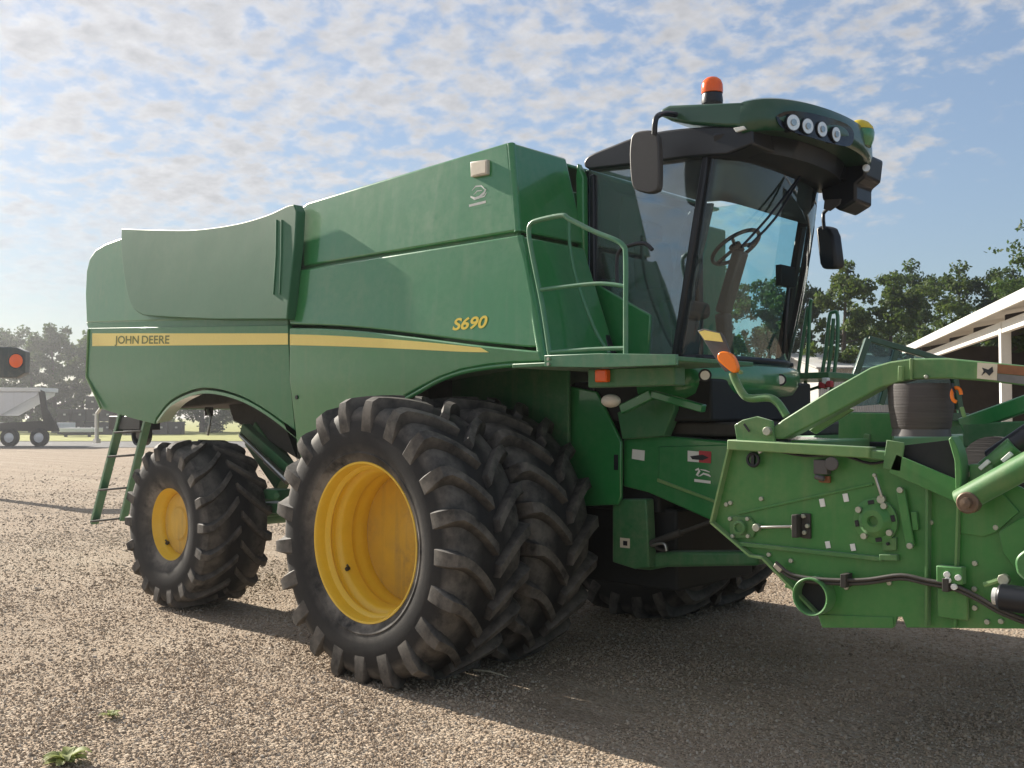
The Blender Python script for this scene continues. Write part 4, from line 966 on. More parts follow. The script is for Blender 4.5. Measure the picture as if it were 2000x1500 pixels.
# pipe end and hoses along the bottom
c = at(1582, 1166, y=yh-0.09)
bm = bmesh.new(); a_lathe(bm, [(0.40, 0.098), (0.0, 0.098), (-0.004, 0.094), (0.0, 0.086), (0.39, 0.086), (0.39, 0.0)], c, 36); finish('torque_tube', bm, GREEN_HEAD, HP, smooth=40)
bm = bmesh.new(); a_cyl(bm, Vector((c.x, yh-0.004, c.z)), Vector((c.x, yh-0.010, c.z)), 0.0855, 28); finish('tube_shade_disc', bm, DARK, HP)  # dark disc painted as the shade inside the open pipe end
for k, dz in enumerate((0.0, 0.024)):
    pts = [at(a, b-dz*290, y=yh-0.05-0.012*k) for a, b in ((1515, 1105), (1545, 1128), (1590, 1137), (1652, 1140), (1700, 1138), (1760, 1130), (1810, 1140), (1862, 1150), (1910, 1172), (1960, 1200), (2060, 1238))]
    tube_o('hydraulic_hose', pts, 0.0095, HOSE, HP, 8, 4)
bar_px('hose_clip', (1514, 1102), (1527, 1115), 0.03, 0.02, STEEL, yh-0.06)
for a, b in ((1653, 1134), (1852, 1142)): bar_px('hose_clamp', (a, b-14), (a, b+12), 0.03, 0.08, SOOT, yh-0.05)
bm = bmesh.new(); p = at(1858, 1122, y=yh-0.04); a_box(bm, p, (0.12, 0.06, 0.08)); a_box(bm, p+Vector((0.0, 0.02, -0.14)), (0.14, 0.03, 0.14)); finish('valve_block', bm, GREEN_HEAD, HP, bevel=0.006)
for a, b in ((1850, 1122), (1852, 1133), (1864, 1146), (1872, 1128)): bolt(a, b, 0.015, yh-0.072, WHITE, 0.012)
# motor at the front
bm = bmesh.new(); p = at(1950, 1165, y=yh-0.12); a_cyl(bm, p, p+Vector((0.28, 0, -0.01)), 0.060, 24); finish('drive_motor', bm, BLACK, HP, bevel=0.015)
cyl_o('motor_cap', p+Vector((-0.02, 0, 0)), p+Vector((0.012, 0, 0)), 0.038, WHITE, HP)
bm = bmesh.new(); a_cyl(bm, at(1922, 1142, y=yh-0.05), at(1968, 1128, y=yh-0.05), 0.012, 8); finish('motor_link', bm, GREEN_LIGHT, HP); bolt(1963, 1131, 0.026, yh-0.05, ZINC, 0.03)
# lift cylinder and arm on the right edge
bm = bmesh.new(); a_cyl(bm, at(1874, 981, y=yh-0.12), at(2080, 868, y=yh-0.12), 0.058, 24); finish('lift_arm', bm, GREEN_ARM, HP, bevel=0.008)
bm = bmesh.new(); p = at(1889, 982, y=yh-0.18); a_lathe(bm, [(0.05, 0.05), (0.0, 0.05), (-0.006, 0.044), (-0.006, 0.026), (-0.03, 0.024), (-0.034, 0.0)], p, 20); finish('pivot_pin', bm, CONCAVE, HP)
bm = bmesh.new(); a_cyl(bm, at(1925, 920, y=yh+0.02), at(1985, 870, y=yh+0.02), 0.05, 20); a_box(bm, at(1922, 925, y=yh), (0.10, 0.10, 0.09)); finish('cylinder_end', bm, GREEN_ARM, HP, bevel=0.006)
bm = bmesh.new(); a_cyl(bm, at(1940, 902, y=yh+0.05), at(2090, 800, y=yh+0.05), 0.062, 22); finish('reel_cylinder', bm, BLACK, HP, bevel=0.006)
for a, b in ((1922, 908), (1966, 893)): bar_px('cylinder_clamp', (a-8, b+8), (a+10, b-8), 0.02, 0.02, WHITE, yh-0.05)
# reel arm: bent box beam with hinge lug
am = [(1497, 868), (1500, 838), (1535, 822), (1620, 766), (1700, 720), (1760, 703), (1840, 700), (1930, 708), (2090, 724), (2090, 758), (1930, 744), (1840, 738), (1770, 742), (1710, 760), (1630, 806), (1545, 855)]
am = [(1506, 838), (1528, 820), (1620, 762), (1700, 717), (1738, 706), (1780, 700), (1850, 699), (1930, 707), (2090, 722), (2090, 764), (1930, 745), (1850, 739), (1780, 741), (1720, 757), (1630, 806), (1530, 858), (1512, 856)]
plate_px('reel_arm', am, yh-0.03, 0.10, GREEN_ARM, HP, bevel=0.008)
plate_px('reel_arm_gusset', [(1580, 840), (1650, 795), (1668, 800), (1592, 848)], yh+0.12, 0.02, GREEN_LIGHT, HP, bevel=0.003)
plate_px('hinge_lug', [(1434, 830), (1450, 820), (1478, 813), (1508, 822), (1514, 868), (1440, 868)], yh-0.045, 0.02, GREEN_ARM, HP, bevel=0.004)
bolt(1501, 842, 0.024, yh-0.046, ZINC, 0.025)
bar_px('lug_slot', (1453, 828), (1464, 843), 0.012, 0.003, BLACK, yh-0.047, bevel=0)
bar_px('arm_weld', (1780, 700), (1780, 742), 0.012, 0.02, GREEN_LIGHT, yh-0.035)
bar_px('drum_stud', (1760, 715), (1759, 744), 0.022, 0.022, GREEN_LIGHT, yh-0.05)
bolt(1810, 736, 0.010, yh-0.035)
decal2 = lambda n, px, m, o=0.034: plate_px(n, px, yh-o, 0.003, m, HP, bevel=0)
decal2('pictogram_label', [(1909, 708), (1948, 711), (1947, 743), (1908, 739)], CREAM)
decal2('pictogram', [(1918, 718), (1930, 722), (1938, 716), (1940, 726), (1932, 734), (1925, 727), (1917, 733), (1921, 725)], BLACK, 0.0365)
decal2('faded_label', [(1948, 711), (2090, 724), (2090, 742), (1948, 729)], BROWNL)
decal2('faded_label', [(1948, 730), (2090, 743), (2090, 762), (1948, 744)], GREYL)
# canvas-wrapped drum standing on the end plate and its chute
pa, pb = at(1798, 750, y=yh+0.10), at(1798, 838, y=yh+0.10)
bm = bmesh.new(); px_m = (at(1855, 800, y=yh+0.10)-at(1740, 800, y=yh+0.10)).length
rr = 122/2/ (2000/((pa-CAM).dot(FW)))
hgt = pa.z-pb.z
a_lathe(bm, [(-hgt, 0.0), (-hgt, rr*0.86), (-hgt*0.95, rr*0.90), (-hgt*0.5, rr*0.98), (-0.012, rr*1.0), (0.0, rr*0.99), (0.0, rr*0.86), (-0.05, rr*0.84), (-0.05, 0.0)], Vector((pa.x, pa.y, pa.z)), 40, 'Z'); finish('canvas_drum', bm, CANVAS, HP, smooth=40)
bm = bmesh.new(); a_lathe(bm, [(-hgt-0.035, rr*0.72), (-hgt-0.035, rr*0.90), (-hgt, rr*0.86), (-hgt, 0.0)], Vector((pa.x, pa.y, pa.z)), 36, 'Z'); finish('drum_foot', bm, GREYP, HP, smooth=40)
bar_px('drum_strap', (1857, 748), (1866, 768), 0.008, 0.02, BLACK, yh-0.02)
bm = bmesh.new(); c = at(1868, 771, y=yh); a_tube(bm, [c+Vector((cos(2*pi*k/16)*0.022, 0, sin(2*pi*k/16)*0.034)) for k in range(13)], 0.009, 8); finish('strap_hook', bm, AMBER, HP)
bar_px('strap_tail', (1878, 795), (1884, 815), 0.02, 0.008, GREEN_LIGHT, yh)
ch = [(1746, 866), (1775, 852), (1868, 856), (1872, 955)]
plate_px('chute_back', [(1748, 872), (1866, 858), (1872, 952), (1752, 908)], yh-0.02, 0.01, DARK, HP, bevel=0)
bar_px('chute_edge', (1750, 862), (1742, 918), 0.09, 0.012, GREEN_ARM, yh-0.06)
bar_px('chute_edge', (1744, 905), (1872, 960), 0.10, 0.012, GREEN_HEAD, yh-0.06)
plate_px('chute_side', curve_px([(1858, 852), (1872, 880), (1878, 920), (1875, 962)], 4)+[(1866, 955), (1864, 900), (1852, 858)], yh-0.11, 0.10, GREEN_HEAD, HP, bevel=0.004)
# back frame of the header across the machine, floor and auger
xb = at(1428, 868, y=yh).x
bm = bmesh.new(); a_box(bm, (xb+0.42, 0.05, 1.66), (0.16, 3.84, 0.16)); finish('top_beam', bm, GREEN_HEAD, HP, bevel=0.01)
bm = bmesh.new(); a_prism(bm, [(xb+0.50, yh+0.03, 1.6), (xb+0.30, yh+0.03, 0.95), (xb+0.55, yh+0.03, 0.90), (xb+1.5, yh+0.03, 0.97), (xb+1.5, yh+0.03, 1.00), (xb+0.58, yh+0.03, 0.94), (xb+0.36, yh+0.03, 0.97), (xb+0.54, yh+0.03, 1.6)], (0, 3.74, 0)); finish('back_sheet', bm, GREEN_HEAD, HP, bevel=0.004)
bm = bmesh.new(); a_cyl(bm, (xb+0.85, yh+0.1, 1.15), (xb+0.85, 1.8, 1.15), 0.20, 24); finish('auger', bm, GREEN_DEEP, HP)
bm = bmesh.new(); prv = None
for k in range(241):
    f = k/240; yy = yh+0.12+f*1.66; an = f*2*pi*3.2
    for_r = [bm.verts.new((xb+0.85+cos(an)*r_, yy, 1.15+sin(an)*r_)) for r_ in (0.19, 0.31)]
    if prv: bm.faces.new((prv[0], prv[1], for_r[1], for_r[0]))
    prv = for_r
o = finish('auger_flight', bm, STEEL, HP, smooth=60); md = o.modifiers.new('solid', 'SOLIDIFY'); md.thickness = 0.006
bm = bmesh.new(); a_box(bm, (xb+0.9, 1.88, 1.22), (1.6, 0.03, 0.95)); finish('far_end_plate', bm, GREEN_HEAD, HP, bevel=0.01)
# back-frame uprights and pipes seen over the end plate
y2 = -1.2
for (p, q, w, t, m) in (((1640, 838), (1745, 842), 0.04, 0.20, GREEN_HEAD), ((1630, 866), (1745, 868), 0.05, 0.03, BLACK), ((1690, 860), (1702, 862), 0.07, 0.08, GREEN_ARM), ((1650, 815), (1742, 818), 0.03, 0.02, SOOT)):
    bm = bmesh.new(); a_bar(bm, at(*p, y=y2), at(*q, y=y2), w, t); finish('frame_pipe', bm, m, HP, bevel=0.006)
bm = bmesh.new(); a_bar(bm, at(1880, 832, y=y2), at(2090, 758, y=y2), 0.08, 0.085); finish('far_reel_arm', bm, GREEN, HP, bevel=0.008)
bm = bmesh.new(); a_bar(bm, at(1885, 850, y=y2), at(2060, 845, y=y2), 0.08, 0.13); finish('cross_pipe', bm, GREEN_DEEP, HP, bevel=0.008)
bm = bmesh.new(); a_lathe(bm, [(0.0, 0.0), (-0.02, 0.12), (-0.05, 0.155), (-0.40, 0.165), (-0.42, 0.0)], at(1905, 890, y=yh+0.5)+Vector((0.15, 0.2, -0.06)), 28); finish('belt_roller', bm, CANVAS, HP, smooth=40)
# warning lamp on its bent tube
yt = -1.86
tube_o('lamp_tube', [at(1536, 812, y=yt), at(1520, 788, y=yt), at(1502, 777, y=yt), at(1465, 778, y=yt), at(1450, 768, y=yt), at(1436, 742, y=yt), at(1431, 728, y=yt)], 0.022, GREEN_ARM, HP, 12, 5)
plate_px('reflector_plate', [(1362, 646), (1374, 642), (1408, 650), (1413, 657), (1440, 722), (1416, 726), (1409, 718)], yt-0.01, 0.012, GREYP, HP, bevel=0.003)
plate_px('reflector_strip', [(1365, 648), (1376, 645), (1405, 651), (1412, 668), (1376, 664)], yt-0.014, 0.003, STRIPE, HP, bevel=0)
am2 = curve_px([(1400, 694), (1406, 687), (1418, 687), (1430, 695), (1438, 712), (1438, 724), (1430, 728), (1412, 714), (1402, 704), (1400, 694)], 3)[:-1]
plate_px('amber_lamp', am2, yt-0.05, 0.038, AMBER, HP, bevel=0.012, seg=3)
plate_px('amber_lamp', am2, yt+0.006, 0.036, AMBER, HP, bevel=0.012, seg=3)
bolt(1448, 727, 0.012, yt, GREEN_LIGHT, 0.02)
# red couplers on the far side
for k, (a, b) in enumerate(((1607, 752), (1620, 750), (1613, 744))):
    box_o('hose_coupler', at(a, b, y=0.6), (0.05, 0.05, 0.05), RED if k < 2 else WHITE, HP, 0.008)
for o in [o for o in bpy.data.objects if o not in D_KIDS_START and o.parent is None]:
    o.parent = D; o.matrix_parent_inverse = Matrix.Translation(-Vector(D.location))

# ------------------------------------------------------------------ background
FG = Vector((-sin(YAW), cos(YAW), 0))
def cl(l, d, z=0.0): return Vector((CAM.x, CAM.y, 0)) + FG*d + RT*l + Vector((0, 0, z))
def lat(px, d): return (px-1000)/2000*d
def hz(py, d): return CAM.z + (812-py)/2000*d
def cp(px, py, d): return cl(lat(px, d), d, hz(py, d))

def leaf_mat(name, c0, c1, c2):
    m = bpy.data.materials.new(name); m.use_nodes = True; nt = m.node_tree; b = nt.nodes['Principled BSDF']; out = nt.nodes['Material Output']
    n = tex_noise(nt, 0.9, 3, 0.6); n2 = tex_noise(nt, 7.0, 2, 0.6)
    c = mixc(nt, ramp(nt, n, 0.35, 0.65), c0, c1); c = mixc(nt, ramp(nt, n2, 0.45, 0.75, 0, 0.7), c, c2)
    nt.links.new(c, b.inputs['Base Color']); b.inputs['Roughness'].default_value = 0.6; b.inputs['Specular IOR Level'].default_value = 0.3
    tr = nt.nodes.new('ShaderNodeBsdfTranslucent'); nt.links.new(c, tr.inputs[0]); mx = nt.nodes.new('ShaderNodeMixShader'); mx.inputs[0].default_value = 0.45
    nt.links.new(b.outputs[0], mx.inputs[1]); nt.links.new(tr.outputs[0], mx.inputs[2]); nt.links.new(mx.outputs[0], out.inputs[0])
    return m
LEAF = leaf_mat('leaf_green', (0.040, 0.080, 0.018), (0.080, 0.130, 0.024), (0.17, 0.19, 0.04))
LEAF2 = leaf_mat('leaf_dark', (0.030, 0.062, 0.018), (0.055, 0.100, 0.022), (0.12, 0.15, 0.035))
BARK = plain('bark', (0.075, 0.060, 0.045), 0.95, var=0.4, scale=6)

def make_tree(base, h, w, seed, mat, n_leaf=5200, leaf=0.17, low=0.22, label='', group=''):
    r = np.random.default_rng(seed); t = empty('tree', base); tag(t, label, 'tree', group)
    bm = bmesh.new(); tips = []
    bend = r.uniform(-0.04, 0.04, 2)*h
    tp = lambda f: Vector((bend[0]*f*f*h*0.15, bend[1]*f*f*h*0.15, f*h*0.86))
    a_tube(bm, [tp(f) for f in (0, 0.1, 0.25, 0.45, 0.65, 0.85, 1.0)], [0.030*h, 0.023*h, 0.019*h, 0.014*h, 0.009*h, 0.005*h, 0.002*h], 8)
    nl = 15
    for i in range(nl):
        f = low + (0.93-low)*(i+r.uniform(0, 0.8))/nl; az = i*2.4+r.uniform(-0.5, 0.5)
        ext = w*(0.35+0.65*sin(pi*min(1, max(0.08, (f-low*0.6)/(1.05-low*0.6)))**0.8))*r.uniform(0.7, 1.12)
        p0 = tp(f); up = r.uniform(0.10, 0.45)*ext
        p1 = p0+Vector((cos(az)*ext*0.5, sin(az)*ext*0.5, up*0.5)); p2 = p0+Vector((cos(az+0.15)*ext, sin(az+0.15)*ext, up*1.1))
        a_tube(bm, [p0, p1, p2], [0.008*h*(1.15-f), 0.005*h*(1.15-f), 0.002*h*(1.15-f)], 6)
        for s_ in (0.35, 0.6, 0.8, 1.0):
            c_ = p0.lerp(p1, s_*2) if s_ < 0.5 else p1.lerp(p2, s_*2-1)
            for _ in range(2):
                tips.append((c_+Vector(r.normal(0, 1, 3))*0.11*w*(0.5+s_*0.6), 0.10*w+0.13*w*r.random()))
    tips.append((tp(1.0), 0.22*w)); tips.append((tp(0.93), 0.28*w)); tips.append((tp(0.85), 0.34*w))
    finish('trunk', bm, BARK, t, smooth=60)
    # leaves: small folded faces in clumps at the twig ends
    wts = np.array([tr_**2 for _, tr_ in tips]); wts /= wts.sum(); idx = r.choice(len(tips), n_leaf, p=wts)
    C = np.array([tips[i][0][:] for i in idx]); Rr = np.array([tips[i][1] for i in idx])
    v = r.normal(0, 1, (n_leaf, 3)); v /= np.linalg.norm(v, axis=1)[:, None]
    P = C + v*(Rr*(0.35+0.75*r.random(n_leaf)))[:, None]*np.array([1, 1, 0.8])
    a = r.normal(0, 1, (n_leaf, 3)); a /= np.linalg.norm(a, axis=1)[:, None]
    b_ = np.cross(a, r.normal(0, 1, (n_leaf, 3))); b_ /= np.linalg.norm(b_, axis=1)[:, None]
    L_ = leaf*r.uniform(0.6, 1.35, n_leaf)[:, None]
    V = np.stack([P-a*L_, P+b_*L_*0.6, P+a*L_, P-b_*L_*0.6], 1).reshape(-1, 3)
    me = bpy.data.meshes.new('crown'); F = np.arange(n_leaf*4).reshape(-1, 4)
    me.from_pydata(V.tolist(), [], F.tolist()); me.materials.append(mat)
    o = bpy.data.objects.new('crown', me); COL.objects.link(o); o.parent = t
    return t

ltrees = [(-75, 600, 112, 5.0), (5, 625, 118, 4.2), (62, 640, 112, 2.6), (108, 612, 110, 3.2), (160, 630, 114, 3.4), (225, 640, 112, 4.2), (310, 655, 120, 4.4), (395, 650, 112, 4.4), (480, 660, 118, 4.4), (560, 655, 114, 4.4), (640, 650, 120, 4.6)]
for i, (px, top, d, w) in enumerate(ltrees):
    lab, grp = (('hazy broad tree beyond the road behind the hopper trailer', 'trees behind the hopper trailer') if px < 80 else
                ('hazy tree beyond the road between the hopper trailer and the combine tail', 'trees between the trailer and the combine tail') if px < 200 else
                ('hazy tree beyond the road glimpsed under the rear wheel arch of the combine', 'trees behind the rear of the combine'))
    make_tree(cl(lat(px, d), d), hz(top, d)*1.02, w, 100+i, LEAF2 if i % 2 else LEAF, 9000, 0.19, 0.05, lab, grp)
rtrees = [(1375, 500, 52, 2.2), (1432, 480, 56, 2.1), (1498, 505, 50, 2.0), (1575, 478, 50, 1.9), (1645, 462, 46, 1.8), (1735, 490, 48, 1.8), (1812, 462, 54, 2.2), (1868, 470, 50, 2.3), (1948, 520, 58, 2.2), (1998, 480, 50, 2.2), (2080, 440, 48, 3.0), (1690, 580, 62, 2.4), (1775, 590, 66, 2.6)]
for i, (px, top, d, w) in enumerate(rtrees):
    lab, grp = (('leafy green tree seen through the cab windscreen', 'trees behind the cab glass') if px < 1540 else
                ('leafy green tree rising behind the far-side handrails of the cab platform', 'trees behind the far handrails') if px < 1660 else
                ('low background tree filling the gap behind the parked tractor cab', 'low trees behind the tractor cab') if top > 550 else
                ('slim leafy tree standing behind the parked tractor cab', None) if px < 1760 else
                ('broad leafy tree rising behind the lower end of the shed roof', 'trees behind the lower end of the shed roof') if px < 1900 else
                ('leafy tree half hidden behind the upper part of the shed roof', 'trees behind the upper shed roof'))
    make_tree(cl(lat(px, d), d), hz(top, d)*1.01, w, 300+i, LEAF if i % 3 else LEAF2, 9500, 0.10, 0.16, lab, grp)
# a tall tree whose bare upper branches reach out above the shed
big = make_tree(cl(lat(2062, 34), 34), hz(352, 34), 2.2, 777, LEAF2, 6500, 0.085, 0.35, 'tall dark tree beside the open shed with a thin branch reaching past its roof', None)

# open-fronted shed
WHITEM = paint('white_sheet_metal', (0.74, 0.74, 0.71), 0.45, 0.12, coat=0.0, wave=0.05)
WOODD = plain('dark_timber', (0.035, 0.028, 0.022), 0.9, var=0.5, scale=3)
S = empty('open_shed', cl(12.0, 26)); tag(S, 'white open-fronted pole shed with low pitched metal roof and dark interior', 'shed')
ed = Vector((3.7, 15.0)).normalized()       # eave direction in (lateral, distance)
er = Vector((15.0, -3.7)).normalized()      # into the shed
def sp_(u, v, z):                            # u metres along the eave from (10.5, 21), v into the shed
    q = Vector((10.5, 21.0)) + ed*u + er*v; return cl(q.x, q.y, z)
def sbox(name, u0, u1, v0, v1, z0, z1, mat, dz=0.0, bevel=0.01):
    bm = bmesh.new(); pts = [sp_(u0, v0, z0), sp_(u1, v0, z0), sp_(u1, v1, z0+dz), sp_(u0, v1, z0+dz)]
    a_prism(bm, pts, (0, 0, z1-z0)); o = finish(name, bm, mat, None, bevel=bevel); o.parent = S; o.matrix_parent_inverse = Matrix.Translation(-S.location); return o
ze = 4.18
sbox('roof', -7, 15.6, -0.35, 11, ze, ze+0.06, WHITEM, 1.9)
sbox('fascia', -7, 15.6, -0.42, -0.36, ze-0.13, ze+0.10, WHITEM)
sbox('eave_beam', -7, 15.5, 0.0, 0.12, ze-0.46, ze-0.20, WHITEM)
for u in (-5.0, 1.95, 15.3): sbox('post', u, u+0.22, -0.02, 0.20, 0, ze-0.2, WHITEM)
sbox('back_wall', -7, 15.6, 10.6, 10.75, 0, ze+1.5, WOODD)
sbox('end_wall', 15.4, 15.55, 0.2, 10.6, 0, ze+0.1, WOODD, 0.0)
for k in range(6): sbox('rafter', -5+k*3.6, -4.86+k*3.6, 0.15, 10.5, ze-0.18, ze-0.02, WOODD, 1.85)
sbox('stored_bench', 3.0, 6.0, 1.2, 2.2, 1.55, 1.72, WHITEM)
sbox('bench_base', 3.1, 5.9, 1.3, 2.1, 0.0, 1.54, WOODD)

# small corrugated building behind the header
G = empty('corrugated_building', cl(lat(1705, 44), 44)); tag(G, 'small pale grey corrugated metal building half hidden behind the header', 'building')
CORR = paint('corrugated_sheet', (0.46, 0.46, 0.45), 0.5, 0.3, coat=0)
d = 44; l0, l1 = lat(1600, d), lat(1800, d); bm = bmesh.new(); nn = 44; top = hz(720, d)
vb = []; vt = []
for i in range(nn*2+1):
    l = l0+(l1-l0)*i/(nn*2); dd = d+(0.05 if i % 2 else 0); vb.append(bm.verts.new(cl(l, dd, 0))); vt.append(bm.verts.new(cl(l, dd, top)))
for i in range(nn*2): bm.faces.new((vb[i], vb[i+1], vt[i+1], vt[i]))
def adopt(o, p): o.parent = p; o.matrix_parent_inverse = Matrix.Translation(-p.location); return o
adopt(finish('wall', bm, CORR, None, smooth=0), G)
bm = bmesh.new(); a_prism(bm, [cl(l0-0.2, d-0.3, top), cl(l1+0.2, d-0.3, top), cl(l1+0.2, d+5, top+0.9), cl(l0-0.2, d+5, top+0.9)], (0, 0, 0.06)); adopt(finish('roof', bm, CORR, None), G)
bm = bmesh.new(); a_prism(bm, [cl(l0, d+0.1, 0), cl(l0, d+4.8, 0), cl(l0, d+4.8, top+0.85), cl(l0, d+0.1, top)], RT*0.05); adopt(finish('side_wall', bm, CORR, None), G)

# parked tractor whose cab shows behind the header
T = empty('parked_tractor', cp(1740, 1000, 12.5)*1.0); T.location.z = 0
tag(T, 'green tractor parked behind the header with only its glazed cab showing', 'tractor')
d = 12.5
def tbar(p, q, w, dd=0.0, mat=None):
    bm = bmesh.new(); a_bar(bm, cp(*p, d+dd), cp(*q, d+dd), w, w); return adopt(finish('cab_post', bm, mat or GREEN_DARK, None, bevel=0.01), T)
for dd in (0.0, 1.3):
    tbar((1646, 800), (1697, 661), 0.075, dd); tbar((1697, 661), (1860, 708), 0.07, dd); tbar((1720, 790), (1752, 684), 0.07, dd); tbar((1860, 708), (1880, 830), 0.07, dd); tbar((1640, 812), (1890, 815), 0.10, dd)
for px, py in ((1697, 661), (1860, 708)):
    bm = bmesh.new(); a_bar(bm, cp(px, py, d), cp(px, py, d+1.3), 0.07, 0.07); adopt(finish('roof_rail', bm, GREEN_DARK, None), T)
for pl in ([(1650, 795), (1697, 664), (1750, 682), (1718, 790)], [(1722, 790), (1754, 686), (1858, 712), (1876, 800)]):
    bm = bmesh.new(); a_prism(bm, [cp(a, b, d+0.02) for a, b in pl], FG*0.006); adopt(finish('window', bm, GLASS_FAR, None), T)
bm = bmesh.new(); a_prism(bm, [cp(a, b, d+0.1) for a, b in [(1560, 905), (1590, 850), (1648, 812), (1890, 815), (1980, 850), (1990, 980), (1560, 980)]], FG*1.1); adopt(finish('body', bm, GREEN_DEEP, None, bevel=0.03), T)
bm = bmesh.new(); a_box(bm, cp(1790, 780, d+0.7), (0.5, 0.5, 0.5)); adopt(finish('driver_seat', bm, SEATM, None, bevel=0.06), T)
for px, rr_ in ((1620, 0.55), (1900, 0.8)):
    for dd in (-0.15, 1.4):
        c = cl(lat(px, d), d+dd, rr_); bm = bmesh.new()
        prof = [(-0.18, rr_*0.55), (-0.2, rr_*0.8), (-0.15, rr_*0.97), (0, rr_), (0.15, rr_*0.97), (0.2, rr_*0.8), (0.18, rr_*0.55), (0.05, rr_*0.5), (0.05, 0.0)]
        a_lathe(bm, prof, (0, 0, 0), 32)
        bmesh.ops.transform(bm, matrix=Matrix.Translation(c) @ Matrix.Rotation(YAW, 4, 'Z'), verts=bm.verts)
        adopt(finish('tractor_wheel', bm, TYRE, None), T)

# hopper trailer far behind on the left
d = 62.0
TR = empty('hopper_trailer', cl(lat(0, d), d)); tag(TR, 'silver hopper-bottom grain trailer parked across the road with dark tandem wheels', 'trailer')
ALU = paint('trailer_aluminium', (0.68, 0.69, 0.70), 0.4, 0.15, coat=0, metallic=0.2)
def tpx(name, pl, mat, th, dd=0.0, bevel=0.02, par=TR):
    bm = bmesh.new(); a_prism(bm, [cp(a, b, d+dd) for a, b in pl], FG*th); return adopt(finish(name, bm, mat, None, bevel=bevel), par)
tpx('hopper', [(-150, 766), (74, 766), (72, 772), (0, 812), (-20, 812), (-90, 775), (-150, 775)], ALU, 2.4)
tpx('top_rail', [(-150, 757), (78, 757), (78, 765), (-150, 765)], WHITEM, 2.5, -0.05)
tpx('end_frame', [(74, 760), (86, 765), (92, 800), (110, 826), (116, 842), (0, 842), (0, 826), (84, 822), (80, 800)], SOOT, 0.15)
tpx('frame_rail', [(-150, 826), (118, 826), (118, 836), (-150, 836)], ALU, 2.2, 0.1)
for k, px in enumerate((22, 80)):
    c = cl(lat(px, d), d-0.1, 0.56); bm = bmesh.new(); a_lathe(bm, [(-0.15, 0.30), (-0.17, 0.45), (-0.12, 0.55), (0.1, 0.56), (0.1, 0)], (0, 0, 0), 24)
    bmesh.ops.transform(bm, matrix=Matrix.Translation(c) @ Matrix.Rotation(YAW, 4, 'Z'), verts=bm.verts); wv = adopt(finish('wheel', bm, TYRE, None), TR)
    bm = bmesh.new(); a_lathe(bm, [(-0.16, 0.0), (-0.16, 0.10), (-0.10, 0.28), (-0.13, 0.30), (0, 0.30)], (0, 0, 0), 20)
    bmesh.ops.transform(bm, matrix=Matrix.Translation(c) @ Matrix.Rotation(YAW, 4, 'Z'), verts=bm.verts); adopt(finish('wheel_rim', bm, ALU, None), TR)
# low flat trailer bed beside it
FB = empty('flat_trailer', cl(lat(150, 88), 88)); tag(FB, 'low silver flatbed trailer bed beside the hopper trailer', 'trailer'); d = 88
tpx('deck', [(116, 836), (182, 836), (182, 844), (116, 844)], ALU, 2.2, 0, 0.02, FB); tpx('deck_frame', [(120, 844.5), (180, 844.5), (176, 850), (124, 850)], SOOT, 2.0, 0.1, 0.02, FB)
for px in (126, 172): tpx('leg', [(px, 850), (px+5, 850), (px+5, 854.5), (px, 854.5)], SOOT, 0.2, 0.1, 0, FB)
# dark crates stacked behind
d = 100.0; DCR = [plain('crate_dark%d' % k, c, 0.8, var=0.3, scale=2) for k, c in enumerate(((0.016, 0.018, 0.020), (0.024, 0.024, 0.024), (0.012, 0.016, 0.018)))]
hc = 1.25
for r_ in range(3):
    for cidx in range(9):
        px = 130 + cidx*27
        if (r_ == 2 and cidx in (0, 1, 4, 6, 7, 8)) or (r_ == 1 and cidx in (5, 8)): continue
        c = cl(lat(px, d)+rng.uniform(-.08, .08), d+rng.uniform(0, .3), 0.05+hc*(r_+0.5))
        e_ = empty('crate', (c.x, c.y, 0.05+hc*r_), YAW+rng.uniform(-.1, .1))
        tag(e_, ['dark crate at the foot of the stack beyond the road', 'dark crate in the middle layer of the stack beyond the road', 'dark crate on top of the stack beyond the road'][r_], 'crate', ['crates in the bottom layer', 'crates in the middle layer', 'crates in the top layer'][r_])
        bm = bmesh.new(); a_box(bm, (0, 0, hc*0.49), (1.22, 1.1, hc*0.96)); o = finish('box', bm, DCR[(cidx+r_) % 3], e_, bevel=0.04)
        bm = bmesh.new(); a_box(bm, (0.1, -0.56, hc*0.55), (0.22, 0.02, 0.16)); finish('label_plate', bm, CORR, e_)

# machine arm with an amber lamp standing at the left edge
d = 24.0; A_ = empty('machine_arm', cl(lat(-50, d), d)); tag(A_, 'dark steel arm of a parked machine carrying a round amber lamp', 'machine')
DKT = paint('dark_teal_paint', (0.030, 0.050, 0.055), 0.5, 0.3, coat=0)
tpx('arm_box', [(-90, 676), (30, 678), (48, 686), (48, 728), (30, 738), (-90, 738)], DKT, 0.25, 0, 0.02, A_)
tpx('post', [(-80, 738), (-55, 738), (-55, 967), (-80, 967)], DKT, 0.2, 0.02, 0.01, A_)
p = cp(32, 705, d-0.01); bm = bmesh.new(); a_tube(bm, [p-FG*0.05, p-FG*0.055, p-FG*0.075, p-FG*0.085], [0.160, 0.152, 0.11, 0.04], 24); lo_ = adopt(finish('amber_lamp', bm, ORANGE, None, smooth=60), A_)
bm = bmesh.new(); a_cyl(bm, p+FG*0.02, p-FG*0.05, 0.18, 24); adopt(finish('lamp_housing', bm, BLACK, None), A_)

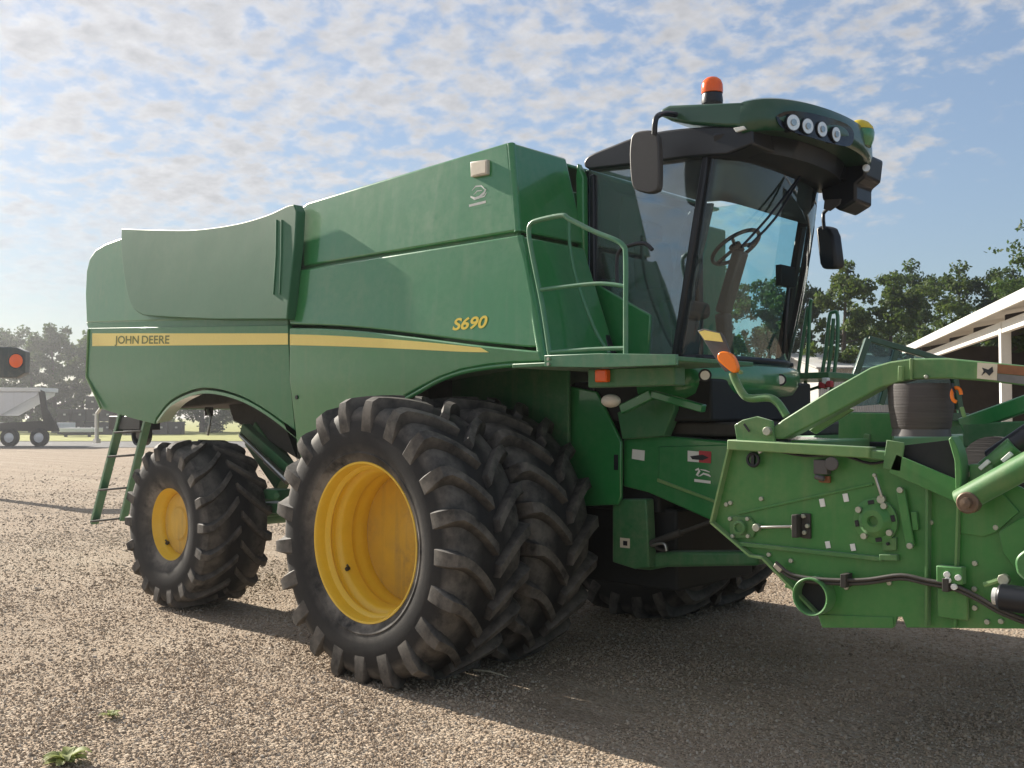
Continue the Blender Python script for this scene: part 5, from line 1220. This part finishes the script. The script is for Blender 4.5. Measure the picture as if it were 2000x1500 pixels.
# ------------------------------------------------------------------ small things on the gravel
WEED = leaf_mat('weed_leaf', (0.28, 0.33, 0.12), (0.38, 0.42, 0.18), (0.50, 0.52, 0.28))
def weed(px, py, s, n, seed, label):
    p = at(px, py, z=0.0); r = random.Random(seed); t = empty('weed', (p.x, p.y, float(gz(np.array(p.x), np.array(p.y))))); tag(t, label, 'weed')
    for k in range(n):
        bm = bmesh.new(); a = k*2.4+r.uniform(-.3, .3); L_ = s*r.uniform(0.45, 1.1); w = L_*r.uniform(0.4, 0.62); lift = r.uniform(0.15, 0.75)
        d_ = Vector((cos(a), sin(a), 0)); n_ = Vector((-sin(a), cos(a), 0)); prev = None
        for i in range(6):
            f = i/5; c_ = d_*(L_*f) + Vector((0, 0, L_*lift*sin(f*2.4)*0.6+0.012)); ww = w*sin(pi*(0.12+0.86*f))**0.8*0.5
            row = [bm.verts.new(c_+n_*ww*r.uniform(.8, 1.2)+Vector((0, 0, .25*ww))), bm.verts.new(c_-Vector((0, 0, .15*ww))), bm.verts.new(c_-n_*ww*r.uniform(.8, 1.2)+Vector((0, 0, .25*ww)))]
            if prev:
                bm.faces.new((prev[0], prev[1], row[1], row[0])); bm.faces.new((prev[1], prev[2], row[2], row[1]))
            prev = row
        finish('leaf', bm, WEED, t, smooth=60)
weed(128, 1488, 0.13, 34, 3, 'pale green leafy weed growing in the gravel, the larger of two')
weed(215, 1404, 0.07, 12, 5, 'tiny flat dull green weed in the gravel, the smaller of two')
q0, q1 = at(925, 1308, z=0.02), at(992, 1322, z=0.015)
tag(tube_o('straw_stalk', [q0, q0.lerp(q1, 0.5)+Vector((0, 0, 0.012)), q1], [0.008, 0.007, 0.004], plain('straw', (0.55, 0.50, 0.38), 0.8), None, 6), 'pale dry straw stalk lying on the gravel beside the dual tyres', 'straw')

# ------------------------------------------------------------------ haze of the low-sun morning air
def build_haze():
    m = bpy.data.materials.new('haze'); m.use_nodes = True; nt = m.node_tree; nt.nodes.clear()
    out = nt.nodes.new('ShaderNodeOutputMaterial'); v = nt.nodes.new('ShaderNodeVolumePrincipled')
    v.inputs['Color'].default_value = (0.93, 0.95, 1.0, 1); v.inputs['Density'].default_value = 0.0011; v.inputs['Anisotropy'].default_value = 0.80
    nt.links.new(v.outputs[0], out.inputs['Volume'])
    bm = bmesh.new(); a_box(bm, (1, -3, 6.0), (1900, 1900, 14.0)); o = finish('haze', bm, m, None, smooth=0); o['kind'] = 'stuff'
    tag(o, 'pale morning haze in the air over the yard', 'haze')
build_haze()
